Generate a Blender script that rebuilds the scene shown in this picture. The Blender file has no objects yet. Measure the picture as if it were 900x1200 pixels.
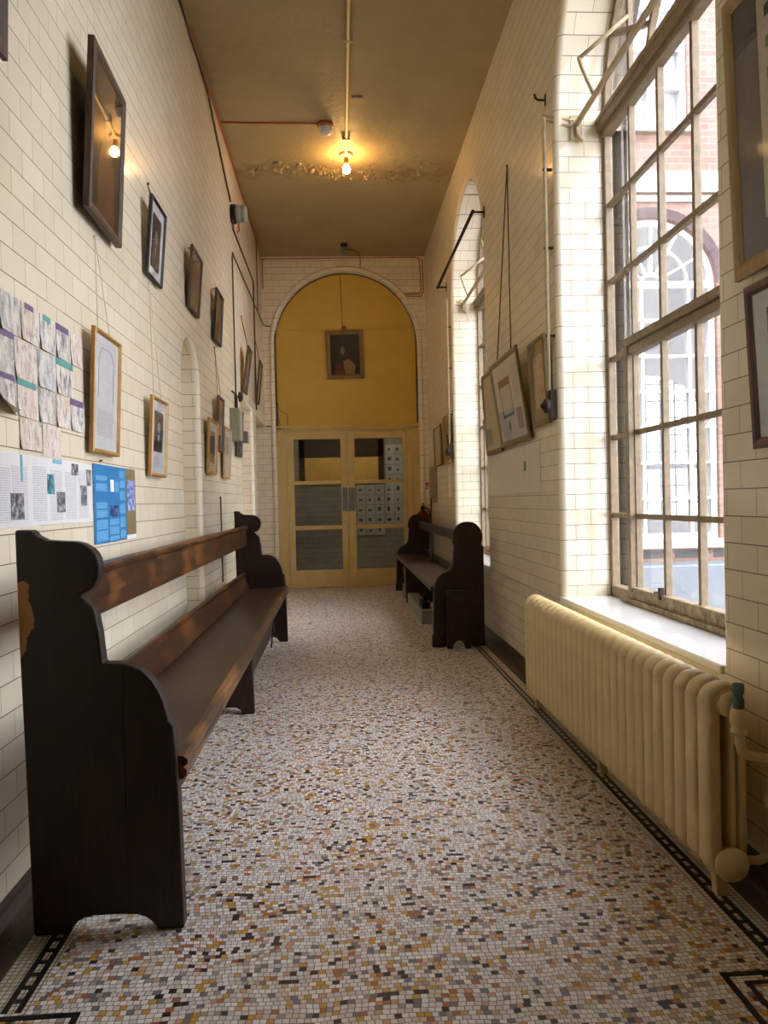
import bpy, bmesh, math, random
from mathutils import Vector, Matrix
random.seed(7)
PI = math.pi
col = bpy.context.scene.collection
XL, XR, CH, YF, YB = -0.878, 1.134, 4.10, 9.42, -4.0

# ------------------------------------------------------------------ materials
def srgb(r, g, b):
    f = lambda c: (c/255)/12.92 if c/255 <= .04045 else ((c/255+.055)/1.055)**2.4
    return (f(r), f(g), f(b), 1)

class NT:
    def __init__(s, name):
        s.m = bpy.data.materials.new(name); s.m.use_nodes = True
        s.t = s.m.node_tree; s.t.nodes.clear()
        s.out = s.t.nodes.new('ShaderNodeOutputMaterial')
    def n(s, typ, **kw):
        nd = s.t.nodes.new(typ)
        for k, v in kw.items():
            if k.startswith('_'): setattr(nd, k[1:], v)
        for k, v in kw.items():
            if not k.startswith('_'):
                key = int(k[1:]) if k[0] == 'i' and k[1:].isdigit() else k.replace('0', ' ')
                if isinstance(v, bpy.types.NodeSocket): s.t.links.new(v, nd.inputs[key])
                else: nd.inputs[key].default_value = v
        return nd
    def link(s, a, b): s.t.links.new(a, b)
    def math(s, op, a, b=0.0, c=0.0):
        return s.n('ShaderNodeMath', _operation=op, i0=a, i1=b, i2=c).outputs[0]
    def mix(s, f, a, b, mode='MIX'):
        nd = s.n('ShaderNodeMix', _data_type='RGBA', _blend_type=mode)
        for i, v in ((0, f), (6, a), (7, b)):
            if isinstance(v, bpy.types.NodeSocket): s.t.links.new(v, nd.inputs[i])
            else: nd.inputs[i].default_value = v
        return nd.outputs[2]
    def ramp(s, fac, stops, interp='LINEAR'):
        nd = s.n('ShaderNodeValToRGB', Fac=fac); cr = nd.color_ramp; cr.interpolation = interp
        while len(cr.elements) < len(stops): cr.elements.new(.5)
        for e, (p, c) in zip(cr.elements, stops): e.position = p; e.color = c
        return nd.outputs[0]
    def pos(s): return s.n('ShaderNodeNewGeometry').outputs['Position']
    def obj(s): return s.n('ShaderNodeTexCoord').outputs['Object']
    def noise(s, vec, scale, detail=3, rough=.55):
        return s.n('ShaderNodeTexNoise', Vector=vec, Scale=scale, Detail=detail, Roughness=rough).outputs[0]
    def bsdf(s, color, rough=.5, spec=.5, normal=None, metal=0.0, **kw):
        b = s.n('ShaderNodeBsdfPrincipled', Metallic=metal)
        for k, v in (('Base Color', color), ('Roughness', rough), ('Specular IOR Level', spec), ('Normal', normal)):
            if v is None: continue
            if isinstance(v, bpy.types.NodeSocket): s.t.links.new(v, b.inputs[k])
            else: b.inputs[k].default_value = v
        for k, v in kw.items(): b.inputs[k.replace('_', ' ')].default_value = v
        s.t.links.new(b.outputs[0], s.out.inputs[0]); return b
    def bump(s, h, strength=.3, dist=.01):
        return s.n('ShaderNodeBump', Height=h, Strength=strength, Distance=dist).outputs[0]

def plain(name, rgb, rough=.5, var=.12, scale=18, metal=0, spec=.5, bump=0, stretch=None):
    t = NT(name); v = t.obj()
    if stretch: v = t.n('ShaderNodeMapping', Vector=v, Scale=stretch).outputs[0]
    nz = t.noise(v, scale, 4)
    a = [c*(1-var*1.6) for c in srgb(*rgb)[:3]]+[1]; b = [min(1, c*(1+var)) for c in srgb(*rgb)[:3]]+[1]
    c = t.ramp(nz, [(.3, a), (.7, b)])
    t.bsdf(c, rough, spec, t.bump(nz, bump, .004) if bump else None, metal)
    return t.m

def tile_mat(name, axis, c1, c2, mortar, rough=.10, uoff=0.0, bw=.158, rh=.078, voff=.066, msize=.0012, dirt=.12, hdark=.55):
    """axis: 'x' wall facing X (u=Y), 'y' wall facing Y (u=X), 'auto' by normal"""
    t = NT(name); p = t.pos(); sx = t.n('ShaderNodeSeparateXYZ', Vector=p)
    if axis == 'auto':
        nn = t.n('ShaderNodeSeparateXYZ', Vector=t.n('ShaderNodeNewGeometry').outputs['True Normal'])
        k = t.math('GREATER_THAN', t.math('ABSOLUTE', nn.outputs[0]), .7)
        u = t.math('ADD', t.math('MULTIPLY', sx.outputs[1], k), t.math('MULTIPLY', sx.outputs[0], t.math('SUBTRACT', 1.0, k)))
    else: u = sx.outputs[1] if axis == 'x' else sx.outputs[0]
    u = t.math('ADD', u, uoff); v = t.math('SUBTRACT', sx.outputs[2], voff)
    vec = t.n('ShaderNodeCombineXYZ', X=u, Y=v).outputs[0]
    br = t.n('ShaderNodeTexBrick', Vector=vec, Color1=c1, Color2=c2, Mortar=mortar, Scale=1.0)
    br.inputs['Mortar Size'].default_value = msize; br.inputs['Mortar Smooth'].default_value = .2
    br.inputs['Brick Width'].default_value = bw; br.inputs['Row Height'].default_value = rh; br.inputs['Bias'].default_value = -.1
    br.offset = .5
    hz = t.math('ABSOLUTE', t.math('SUBTRACT', t.math('FRACT', t.math('DIVIDE', v, rh)), .5))
    brk = t.math('GREATER_THAN', t.noise(p, 3.0, 3), .30)
    hl = t.math('MULTIPLY', t.math('GREATER_THAN', hz, .5-.0017/rh), brk)
    col_ = t.mix(t.math('MULTIPLY', hl, hdark), br.outputs[0], srgb(92, 68, 42))
    blot = t.noise(p, 2.2, 4); fine = t.noise(p, 40, 3)
    c = t.mix(t.math('MULTIPLY', t.ramp(blot, [(.45, (0, 0, 0, 1)), (.75, (1, 1, 1, 1))]), dirt), col_, srgb(176, 156, 116), 'MULTIPLY')
    c = t.mix(t.math('MULTIPLY', t.ramp(fine, [(.70, (0, 0, 0, 1)), (.8, (1, 1, 1, 1))]), .12), c, srgb(150, 120, 80), 'MULTIPLY')
    wob = t.noise(t.n('ShaderNodeVectorMath', _operation='MULTIPLY', i0=vec, i1=(6.3, 12.8, 1)).outputs[0], 1.0, 1)
    h = t.math('ADD', t.math('MULTIPLY', br.outputs['Fac'], -1.0), t.math('MULTIPLY', wob, .8))
    rr = t.math('ADD', rough, t.math('MULTIPLY', br.outputs['Fac'], .5))
    t.bsdf(c, rr, .5, t.bump(h, .3, .002))
    return t.m

def mosaic_mat():
    t = NT('mosaic_tesserae'); p = t.pos()
    wn = t.n('ShaderNodeTexNoise', Vector=p, Scale=4.0, Detail=2.0).outputs['Color']
    w = t.n('ShaderNodeVectorMath', _operation='SUBTRACT', i0=wn, i1=(.5, .5, .5)).outputs[0]
    w = t.n('ShaderNodeVectorMath', _operation='SCALE', i0=w, Scale=.05).outputs[0]
    v = t.n('ShaderNodeVectorMath', _operation='ADD', i0=p, i1=w).outputs[0]
    v = t.n('ShaderNodeVectorMath', _operation='MULTIPLY', i0=v, i1=(66.0, 70.0, 0)).outputs[0]
    s = t.n('ShaderNodeSeparateXYZ', Vector=v)
    fy = t.math('FLOOR', s.outputs[1])
    off = t.n('ShaderNodeTexWhiteNoise', _noise_dimensions='1D', W=fy).outputs[0]
    x = t.math('ADD', s.outputs[0], off); fx = t.math('FLOOR', x)
    r = t.n('ShaderNodeTexWhiteNoise', _noise_dimensions='2D', Vector=t.n('ShaderNodeCombineXYZ', X=fx, Y=fy).outputs[0])
    stops = [(0, srgb(52, 46, 46)), (.055, srgb(126, 122, 124)), (.105, srgb(166, 158, 150)), (.15, srgb(176, 112, 72)), (.18, srgb(206, 160, 66)), (.245, srgb(206, 164, 128)),
             (.31, srgb(214, 206, 198)), (.55, srgb(230, 224, 218)), (.80, srgb(240, 236, 230)), (.93, srgb(214, 202, 182))]
    c = t.ramp(r.outputs[0], stops, 'CONSTANT')
    ex = t.math('ABSOLUTE', t.math('SUBTRACT', t.math('FRACT', x), .5)); ey = t.math('ABSOLUTE', t.math('SUBTRACT', t.math('FRACT', s.outputs[1]), .5))
    g = t.math('GREATER_THAN', t.math('MAXIMUM', ex, ey), .452)
    c = t.mix(g, c, srgb(104, 91, 76))
    big = t.noise(p, 1.3, 3)
    c = t.mix(t.math('MULTIPLY', t.ramp(big, [(.4, (0, 0, 0, 1)), (.75, (1, 1, 1, 1))]), .25), c, srgb(210, 194, 166), 'MULTIPLY')
    t.bsdf(c, t.math('ADD', .38, t.math('MULTIPLY', g, .3)), .45, t.bump(t.math('MULTIPLY', g, -1.0), .3, .002))
    return t.m

def white_tess():
    t = NT('plain_border_tesserae'); p = t.pos()
    v = t.n('ShaderNodeVectorMath', _operation='MULTIPLY', i0=p, i1=(71.0, 71.0, 0)).outputs[0]
    s = t.n('ShaderNodeSeparateXYZ', Vector=v)
    r = t.n('ShaderNodeTexWhiteNoise', _noise_dimensions='2D', Vector=t.n('ShaderNodeCombineXYZ', X=t.math('FLOOR', s.outputs[0]), Y=t.math('FLOOR', s.outputs[1])).outputs[0])
    c = t.ramp(r.outputs[0], [(0, srgb(196, 180, 150)), (1, srgb(222, 212, 194))])
    ex = t.math('ABSOLUTE', t.math('SUBTRACT', t.math('FRACT', s.outputs[0]), .5)); ey = t.math('ABSOLUTE', t.math('SUBTRACT', t.math('FRACT', s.outputs[1]), .5))
    g = t.math('GREATER_THAN', t.math('MAXIMUM', ex, ey), .42)
    t.bsdf(t.mix(g, c, srgb(90, 80, 68)), .4); return t.m

def wood_mat(name, dark, light, wear, axis=1, rough=.32, wearamt=.3, patch=None):
    t = NT(name); o = t.obj(); sc = [14, 14, 14]; sc[axis] = 1.2
    m = t.n('ShaderNodeMapping', Vector=o, Scale=sc).outputs[0]
    g = t.noise(m, 4.0, 6, .6); big = t.noise(o, 3.0, 4)
    c = t.ramp(g, [(.32, srgb(*dark)), (.7, srgb(*light))])
    wm = t.math('MULTIPLY', t.ramp(t.math('MULTIPLY', big, t.math('ADD', g, .5)), [(.5, (0, 0, 0, 1)), (.72, (1, 1, 1, 1))]), wearamt)
    c = t.mix(wm, c, srgb(*wear))
    if patch:   # a bare patch where the stain has worn away
        (px, pz, rx, rz) = patch; s = t.n('ShaderNodeSeparateXYZ', Vector=t.pos())
        dx = t.math('DIVIDE', t.math('SUBTRACT', s.outputs[0], px), rx); dz = t.math('DIVIDE', t.math('SUBTRACT', s.outputs[2], pz), rz)
        d = t.math('ADD', t.math('MULTIPLY', dx, dx), t.math('MULTIPLY', dz, dz))
        d = t.math('ADD', d, t.math('MULTIPLY', t.math('SUBTRACT', t.noise(t.pos(), 18, 3), .5), 2.4))
        c = t.mix(t.math('LESS_THAN', d, 1.0), c, srgb(150, 100, 42))
    t.bsdf(c, t.math('ADD', rough, t.math('MULTIPLY', g, .15)), .45, t.bump(g, .15, .002)); return t.m

def brick_ext(name, a, b, mortar, axis='y'):
    return tile_mat(name, axis, srgb(*a), srgb(*b), srgb(*mortar), .8, 0, .225, .075, 0, .005, .3, 0.0)

def glass_mat(name='clear_glass', tint=(1, 1, 1, 1), dirt=.0, dirtcol=(200, 200, 195)):
    t = NT(name)
    fr = t.math('ADD', .035, t.math('MULTIPLY', t.math('POWER', t.n('ShaderNodeLayerWeight', Blend=.5).outputs['Facing'], 5.0), .9))
    tr = t.n('ShaderNodeBsdfTransparent', Color=tint).outputs[0]; gl = t.n('ShaderNodeBsdfGlossy', Roughness=.02).outputs[0]
    m = t.n('ShaderNodeMixShader', i0=fr, i1=tr, i2=gl).outputs[0]
    if dirt:
        df = t.n('ShaderNodeBsdfDiffuse', Color=srgb(*dirtcol)).outputs[0]
        f = t.math('MULTIPLY', t.ramp(t.noise(t.obj(), 9, 4), [(.35, (.3, .3, .3, 1)), (.75, (1, 1, 1, 1))]), dirt)
        m = t.n('ShaderNodeMixShader', i0=f, i1=m, i2=df).outputs[0]
    t.link(m, t.out.inputs[0]); return t.m

def emit_mat(name, rgb, strength):
    t = NT(name); e = t.n('ShaderNodeEmission', Color=rgb, Strength=strength).outputs[0]; t.link(e, t.out.inputs[0]); return t.m

def ceiling_mat():
    t = NT('old_ceiling_paint'); p = t.pos(); s = t.n('ShaderNodeSeparateXYZ', Vector=p)
    n1 = t.noise(p, 1.6, 5); n2 = t.noise(p, 14, 5)
    c = t.ramp(n1, [(.3, srgb(158, 142, 102)), (.7, srgb(174, 157, 118))])
    band = t.math('SUBTRACT', 1.0, t.math('MULTIPLY', t.math('ABSOLUTE', t.math('SUBTRACT', s.outputs[1], 7.0)), 2.4))
    k = t.ramp(t.math('ADD', t.math('MULTIPLY', band, .25), n2), [(.74, (0, 0, 0, 1)), (.80, (1, 1, 1, 1))])
    c = t.mix(t.math('MULTIPLY', k, .35), c, srgb(150, 124, 84))
    b = t.bump(t.math('ADD', t.math('MULTIPLY', k, -1.2), t.math('MULTIPLY', n2, .6)), .6, .02)
    t.bsdf(c, .6, .3, b); return t.m

def sketch_mat(name, seed, cols, base=(226, 218, 204)):
    t = NT(name); o = t.obj(); m = t.n('ShaderNodeMapping', Vector=o, Location=(seed*3.1, seed*1.7, seed), Scale=(24, 24, 11)).outputs[0]
    n1 = t.noise(m, 1.0, 6, .7); m2 = t.n('ShaderNodeMapping', Vector=o, Location=(seed, 4, seed*2), Scale=(34, 34, 13)).outputs[0]
    n2 = t.noise(m2, 1.3, 4, .8)
    c = t.ramp(n1, [(.46, srgb(*base)), (.58, srgb(*[(a+b)/2 for a, b in zip(cols[0], base)])), (.64, srgb(*base)), (.76, srgb(*cols[1]))])
    c = t.mix(t.ramp(n2, [(.50, (0, 0, 0, 1)), (.62, (.85, .85, .85, 1))]), c, srgb(*cols[2]))
    t.bsdf(c, .7, .2); return t.m

def text_mat(name, paper, ink, pitch=.006, fill=.55, wordlen=90):
    t = NT(name); s = t.n('ShaderNodeSeparateXYZ', Vector=t.obj())
    z = t.math('DIVIDE', s.outputs[2], pitch); row = t.math('FLOOR', z)
    line = t.math('LESS_THAN', t.math('FRACT', z), fill)
    w = t.noise(t.n('ShaderNodeCombineXYZ', X=t.math('MULTIPLY', s.outputs[0], wordlen), Y=t.math('MULTIPLY', row, 7.3)).outputs[0], 1.6, 3, .8)
    k = t.math('MULTIPLY', line, t.math('GREATER_THAN', w, .43))
    t.bsdf(t.mix(t.math('MULTIPLY', k, .36), srgb(*paper), srgb(*ink)), .6, .3); return t.m

def photo_mat(name, seed, a=(40, 38, 38), b=(190, 190, 188), tint=None):
    t = NT(name); m = t.n('ShaderNodeMapping', Vector=t.obj(), Location=(seed, seed*2.3, 1), Scale=(40, 40, 28)).outputs[0]
    n = t.noise(m, 1.4, 5, .65)
    t.bsdf(t.ramp(n, [(.38, srgb(*a)), (.5, srgb(*(tint or (110, 110, 110)))), (.62, srgb(*b))]), .5); return t.m

M = {}
CREAM1, CREAM2, MORT = srgb(238, 227, 199), srgb(231, 219, 190), srgb(140, 116, 80)
M['tile_x'] = tile_mat('glazed_tile_side', 'auto', CREAM1, CREAM2, MORT, uoff=-.025)
M['tile_y'] = tile_mat('glazed_tile_end', 'auto', CREAM1, CREAM2, MORT, uoff=.04)
M['bull'] = tile_mat('bullnose_tile', 'auto', srgb(236, 225, 197), srgb(231, 219, 190), srgb(120, 96, 64), bw=9.0, rh=.156, voff=.066, rough=.12)
M['floor'] = mosaic_mat(); M['wtess'] = white_tess()
M['black'] = plain('black_tesserae', (34, 30, 30), .4, .3, 60)
M['terrazzo'] = plain('brown_terrazzo', (74, 58, 46), .45, .35, 120)
M['ceiling'] = ceiling_mat()
M['yellow'] = plain('ochre_gloss_paint', (214, 176, 78), .35, .05, 3)
M['door'] = plain('cream_yellow_door_paint', (212, 184, 116), .32, .06, 6)
M['bench'] = wood_mat('dark_stained_bench_end', (24, 15, 10), (42, 28, 18), (70, 42, 24), 2, .36, .2, (-.802, .80, .040, .085))
M['bench2'] = wood_mat('dark_bench_wood', (30, 17, 11), (52, 31, 20), (78, 50, 30), 2, .36, .25)
M['seat'] = wood_mat('worn_bench_seat', (46, 34, 26), (70, 54, 41), (92, 74, 50), 1, .27, .5)
M['nose'] = wood_mat('worn_seat_edge', (44, 30, 21), (78, 52, 34), (150, 104, 60), 1, .3, .9)
M['rail'] = wood_mat('worn_bench_rail', (36, 22, 14), (78, 48, 27), (138, 84, 38), 1, .26, .75)
M['rad'] = plain('cream_radiator_paint', (214, 190, 136), .4, .06, 9, bump=.1)
M['winpaint'] = plain('weathered_window_paint', (136, 117, 88), .55, .16, 30, bump=.3)
M['sill'] = plain('white_marble_sill', (232, 230, 224), .18, .05, 5)
M['white'] = plain('white_outside_paint', (236, 234, 228), .5, .04, 5)
M['wgrime'] = plain('rotten_window_rail', (150, 132, 98), .7, .4, 30, bump=.5)
M['glass'] = glass_mat('window_glass', dirt=.035)
M['pglass'] = glass_mat('picture_glass')
M['dglass'] = glass_mat('door_glass', (.86, .88, .87, 1), .06, (120, 122, 118))
M['brick_out'] = brick_ext('red_brick', (142, 110, 96), (126, 96, 84), (150, 134, 124))
M['brick_rev'] = tile_mat('grey_brown_brick', 'auto', srgb(104, 94, 88), srgb(88, 80, 76), srgb(130, 124, 118), .8, 0, .225, .078, .066, .005, .3, 0.0)
M['arch_brick'] = plain('dark_brick_arch', (78, 62, 62), .8, .2, 12)
M['stone'] = plain('pale_stone_band', (168, 160, 148), .7, .05, 4)
M['bluegrey'] = plain('pale_blue_grey_paint', (112, 118, 122), .5, .06, 2)
M['paving'] = plain('paving', (104, 100, 94), .8, .1, 3)
M['roomgrey'] = plain('grey_beige_plaster', (104, 98, 90), .7, .06, 2)
M['lead'] = plain('leading', (60, 60, 62), .6, .05)
M['chrome'] = plain('dull_steel', (130, 128, 122), .35, .1, 20, metal=.9)
M['brass'] = plain('old_brass', (150, 116, 58), .35, .1, 20, metal=.8)
M['creampipe'] = plain('cream_painted_conduit', (204, 186, 142), .4, .06, 20)
M['hardware'] = plain('cream_painted_ironwork', (190, 172, 134), .5, .12, 25)
M['iron'] = plain('dark_iron', (58, 46, 36), .7, .15, 30, spec=.2)
M['redcable'] = plain('red_brown_cable', (176, 84, 44), .5, .15, 20)
M['darkcable'] = plain('dark_brown_cable', (64, 42, 26), .5, .15, 20)
M['gold'] = plain('gilt_frame', (176, 132, 66), .4, .12, 25, metal=.2)
M['darkframe'] = wood_mat('dark_frame_wood', (58, 42, 30), (88, 66, 44), (110, 84, 54), 2, .55, .3)
M['blackframe'] = plain('black_frame', (34, 28, 23), .5, .1, 20)
M['brownframe'] = wood_mat('brown_frame_wood', (74, 42, 28), (108, 66, 44), (120, 80, 50), 2, .3, .2)
M['oliveframe'] = plain('olive_gilt_frame', (128, 108, 64), .4, .12, 20, metal=.3)
M['palewood'] = wood_mat('pale_gilt_wood_frame', (150, 122, 74), (178, 150, 98), (150, 120, 70), 2, .4, .2)
M['mat'] = plain('pale_mat_board', (226, 226, 222), .7, .03)
M['matgrey'] = plain('slate_grey_mat_board', (96, 92, 88), .7, .05)
M['matolive'] = plain('olive_mat_board', (142, 126, 88), .7, .05)
M['paper'] = plain('white_paper', (226, 224, 218), .7, .03)
M['paperdim'] = plain('aged_paper', (206, 198, 176), .7, .04)
M['oil'] = wood_mat('dark_oil_paint', (32, 25, 19), (54, 42, 30), (78, 62, 42), 2, .5, .3)
M['teal'] = plain('teal_plastic', (92, 120, 118), .6, .1, spec=.2)
M['greyplastic'] = plain('grey_plastic', (128, 136, 134), .45, .06)
M['greybox'] = plain('olive_grey_metal', (134, 130, 108), .45, .06)
M['whiteplastic'] = plain('white_plastic', (214, 214, 206), .4, .03)
M['red'] = plain('red_enamel', (104, 24, 18), .3, .05)
M['signred'] = plain('red_sign', (196, 70, 50), .4, .03)
M['blueposter'] = plain('blue_poster_ink', (30, 122, 178), .45, .05, 5)
M['blueblock'] = text_mat('pale_blue_text', (60, 146, 196), (176, 210, 230), .006, .6)
M['olivepaper'] = plain('olive_brown_print', (128, 112, 76), .5, .05)
M['text'] = text_mat('grey_printed_text', (222, 221, 217), (120, 120, 124), .0065, .5)
M['text2'] = text_mat('small_printed_text', (214, 206, 184), (126, 118, 100), .010, .5, 60)
M['skin'] = plain('pale_print_tone', (178, 172, 164), .5, .05)
M['inkdark'] = plain('dark_print_tone', (44, 42, 42), .5, .1)
M['photobg'] = plain('grey_print_tone', (96, 94, 92), .5, .15)
M['cardboard'] = plain('pale_grey_box', (132, 128, 114), .6, .06)
M['plastic_dark'] = plain('black_plastic', (26, 22, 20), .6, .1, spec=.25)
M['bulb'] = emit_mat('lit_filament_bulb', (1.0, .55, .19, 1), 300)

# ------------------------------------------------------------------ mesh helpers
class MB:
    def __init__(s): s.v = []; s.f = []; s.mi = []; s.sm = []
    def add(s, vs, fs, mi=0, smooth=False, mat=None):
        b = len(s.v)
        for v in vs:
            v = Vector(v); s.v.append(tuple(mat @ v if mat else v))
        for f in fs: s.f.append(tuple(b+i for i in f)); s.mi.append(mi); s.sm.append(smooth)
        return s
    def box(s, x0, x1, y0, y1, z0, z1, mi=0, mat=None):
        return s.add([(x0, y0, z0), (x1, y0, z0), (x1, y1, z0), (x0, y1, z0), (x0, y0, z1), (x1, y0, z1), (x1, y1, z1), (x0, y1, z1)],
                     [(0, 3, 2, 1), (4, 5, 6, 7), (0, 1, 5, 4), (1, 2, 6, 5), (2, 3, 7, 6), (3, 0, 4, 7)], mi, False, mat)
    def tube(s, pts, r, n=10, mi=0, cap=True):
        pts = [Vector(p) for p in pts]; rings = []; up = None
        for i, p in enumerate(pts):
            d = (pts[min(i+1, len(pts)-1)]-pts[max(i-1, 0)]).normalized()
            if up is None: up = d.orthogonal().normalized()
            else:
                up = (up-d*up.dot(d)); up = up.normalized() if up.length > 1e-6 else d.orthogonal().normalized()
            w = d.cross(up); rr = r[i] if isinstance(r, (list, tuple)) else r
            rings.append([p+(up*math.cos(a)+w*math.sin(a))*rr for a in [2*PI*k/n for k in range(n)]])
        vs = [v for rg in rings for v in rg]; fs = []
        for i in range(len(pts)-1):
            for k in range(n): fs.append((i*n+k, i*n+(k+1) % n, (i+1)*n+(k+1) % n, (i+1)*n+k))
        s.add(vs, fs, mi, True)
        if cap:
            s.add(rings[0], [tuple(reversed(range(n)))], mi); s.add(rings[-1], [tuple(range(n))], mi)
        return s
    def lathe(s, prof, origin=(0, 0, 0), axis='z', n=20, mi=0, smooth=True):
        """prof: list of (r, h)"""
        vs = []
        for r, h in prof:
            for k in range(n):
                a = 2*PI*k/n; c, d = r*math.cos(a), r*math.sin(a)
                v = {'z': (c, d, h), 'x': (h, c, d), 'y': (d, h, c)}[axis]
                vs.append(Vector(v)+Vector(origin))
        fs = []
        for i in range(len(prof)-1):
            for k in range(n): fs.append((i*n+k, i*n+(k+1) % n, (i+1)*n+(k+1) % n, (i+1)*n+k))
        fs.append(tuple(reversed(range(n)))); fs.append(tuple((len(prof)-1)*n+k for k in range(n)))
        return s.add(vs, fs, mi, smooth)
    def prism(s, poly, a, b, plane='xz', mi=0):
        """poly 2D outline extruded from a to b along the axis left over"""
        def P(u, v, w): return {'xz': (u, w, v), 'yz': (w, u, v), 'xy': (u, v, w)}[plane]
        n = len(poly); vs = [P(u, v, a) for u, v in poly]+[P(u, v, b) for u, v in poly]
        fs = [tuple(range(n)), tuple(reversed(range(n, 2*n)))]+[(i, (i+1) % n, n+(i+1) % n, n+i) for i in range(n)]
        return s.add(vs, fs, mi)
    def build(s, name, mats, parent=None, bevel=0, smooth=None, loc=None, seg=2):
        me = bpy.data.meshes.new(name); me.from_pydata(s.v, [], s.f)
        for m in (mats if isinstance(mats, (list, tuple)) else [mats]): me.materials.append(M[m] if isinstance(m, str) else m)
        for p, mi, sm in zip(me.polygons, s.mi, s.sm): p.material_index = mi; p.use_smooth = sm
        bm = bmesh.new(); bm.from_mesh(me); bmesh.ops.remove_doubles(bm, verts=bm.verts, dist=1e-5)
        bmesh.ops.recalc_face_normals(bm, faces=bm.faces); bm.to_mesh(me); bm.free()
        o = bpy.data.objects.new(name, me); col.objects.link(o)
        if parent: o.parent = parent
        if loc: o.location = loc
        if bevel:
            md = o.modifiers.new('bevel', 'BEVEL'); md.width = bevel; md.segments = seg; md.limit_method = 'ANGLE'; md.angle_limit = .6
        return o

def tag(o, label=None, cat=None, group=None, kind=None):
    if label: o['label'] = label
    if cat: o['category'] = cat
    if group: o['group'] = group
    if kind: o['kind'] = kind
    return o
def empty(name, loc=(0, 0, 0), rz=0, rx=0, **kw):
    o = bpy.data.objects.new(name, None); o.empty_display_size = .05; col.objects.link(o)
    o.location = loc; o.rotation_euler = (rx, 0, rz)
    return tag(o, **kw)
def structure(o, label=None): o['kind'] = 'structure'; o['label'] = label or o.name.replace('_', ' '); return o

def arch_loop(c, hw, spring, rise, bottom, off=0.0, n=24):
    """(u,v) going up the low-u side, over, down the high-u side"""
    pts = [(c-hw-off, bottom)]
    for k in range(1, 5): pts.append((c-hw-off, bottom+(spring-bottom)*k/5))
    for k in range(n+1):
        a = PI-PI*k/n; pts.append((c+(hw+off)*math.cos(a), spring+(rise+off)*math.sin(a)))
    for k in range(4, -1, -1): pts.append((c+hw+off, bottom+(spring-bottom)*k/5))
    return pts
def rect_loop(u0, u1, top, bottom, off=0.0):
    return [(u0-off, bottom), (u0-off, top*.5), (u0-off, top+off), ((u0+u1)/2, top+off), (u1+off, top+off), (u1+off, top*.5), (u1+off, bottom)]

def wall(name, P, outer, holes, label, mats=('tile_x', 'bull')):
    """P(u,v,d) -> world; holes: dict(loop=fn(off), depth, bull)"""
    bm = bmesh.new()
    def loop_edges(pts):
        vs = [bm.verts.new(P(u, v, 0)) for u, v in pts]
        return [bm.edges.new((vs[i], vs[(i+1) % len(vs)])) for i in range(len(vs))]
    es = loop_edges(outer)
    for h in holes: es += loop_edges(h['loop'](h['bull']))
    bmesh.ops.triangle_fill(bm, use_beauty=True, use_dissolve=False, edges=es)
    for h in holes:
        b = h['bull']; prev = None; steps = 5
        rings = [(h['loop'](b*(1-math.sin(PI/2*k/steps))), b*(1-math.cos(PI/2*k/steps))) for k in range(steps+1)]
        n = len(rings[0][0])
        vr = [[bm.verts.new(P(u, v, d)) for u, v in lp] for lp, d in rings]
        for a, c in zip(vr, vr[1:]):
            for i in range(n-1):
                f = bm.faces.new((a[i], a[i+1], c[i+1], c[i])); f.smooth = True; f.material_index = 1
        a = [bm.verts.new(P(u, v, b)) for u, v in h['loop'](0)]; c = [bm.verts.new(P(u, v, h['depth'])) for u, v in h['loop'](0)]
        for i in range(n-1):
            f = bm.faces.new((a[i], a[i+1], c[i+1], c[i])); f.smooth = True; f.material_index = 0
        if h.get('close'):
            f = bm.faces.new(c); f.material_index = 0
        if h.get('bottom'):
            e0, e1 = h['loop'](0)[0], h['loop'](0)[-1]
            bm.faces.new([bm.verts.new(P(*e0, 0)), bm.verts.new(P(*e1, 0)), bm.verts.new(P(*e1, h['depth'])), bm.verts.new(P(*e0, h['depth']))])
    me = bpy.data.meshes.new(name); bm.to_mesh(me); bm.free()
    for m in mats: me.materials.append(M[m])
    o = bpy.data.objects.new(name, me); col.objects.link(o)
    md = o.modifiers.new('edge', 'EDGE_SPLIT'); md.split_angle = .9
    return structure(o, label)

# ------------------------------------------------------------------ the setting
W1, W2, WHW, WSP, SILL = 3.01, 6.515, .81, 2.93, .557
wl = lambda c: (lambda off: arch_loop(c, WHW, WSP, WHW, SILL, off, 32))
wall('wall_right', lambda u, v, d: (XR+d, u, v), [(YB, -.05), (YF+.3, -.05), (YF+.3, CH+.1), (YB, CH+.1)],
     [dict(loop=wl(W1), depth=.35, bull=.028), dict(loop=wl(W2), depth=.35, bull=.028)], 'cream glazed tile wall with two arched windows')
niche = lambda off: arch_loop(4.69, .265, 1.83, .235, -.02, off, 20)
wall('wall_left', lambda u, v, d: (XL-d, u, v), [(YB, -.05), (YF+.5, -.05), (YF+.5, CH+.1), (YB, CH+.1)],
     [dict(loop=niche, depth=.30, bull=.03, close=True), dict(loop=lambda off: rect_loop(7.08, 8.05, 2.04, -.02, off), depth=.7, bull=.03, close=True),
      dict(loop=lambda off: rect_loop(8.38, 9.80, 2.02, -.02, off), depth=.7, bull=.03, close=True)], 'cream glazed tile wall with shallow arched niche')
AC, AR, ASP = .139, .885, 3.035
wall('wall_far', lambda u, v, d: (u, YF+d, v), [(-1.62, -.05), (1.4, -.05), (1.4, CH+.1), (-1.62, CH+.1)],
     [dict(loop=lambda off: arch_loop(AC, AR, ASP, AR, -.02, off, 40), depth=.13, bull=.06)], 'far tiled wall with a tall round arch', ('tile_y', 'bull'))
MB().box(XL-.8, XR+.05, YB-.1, YB, -.05, CH+.1).build('wall_back', 'tile_y'); structure(bpy.data.objects['wall_back'], 'tiled wall behind the viewer')
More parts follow.
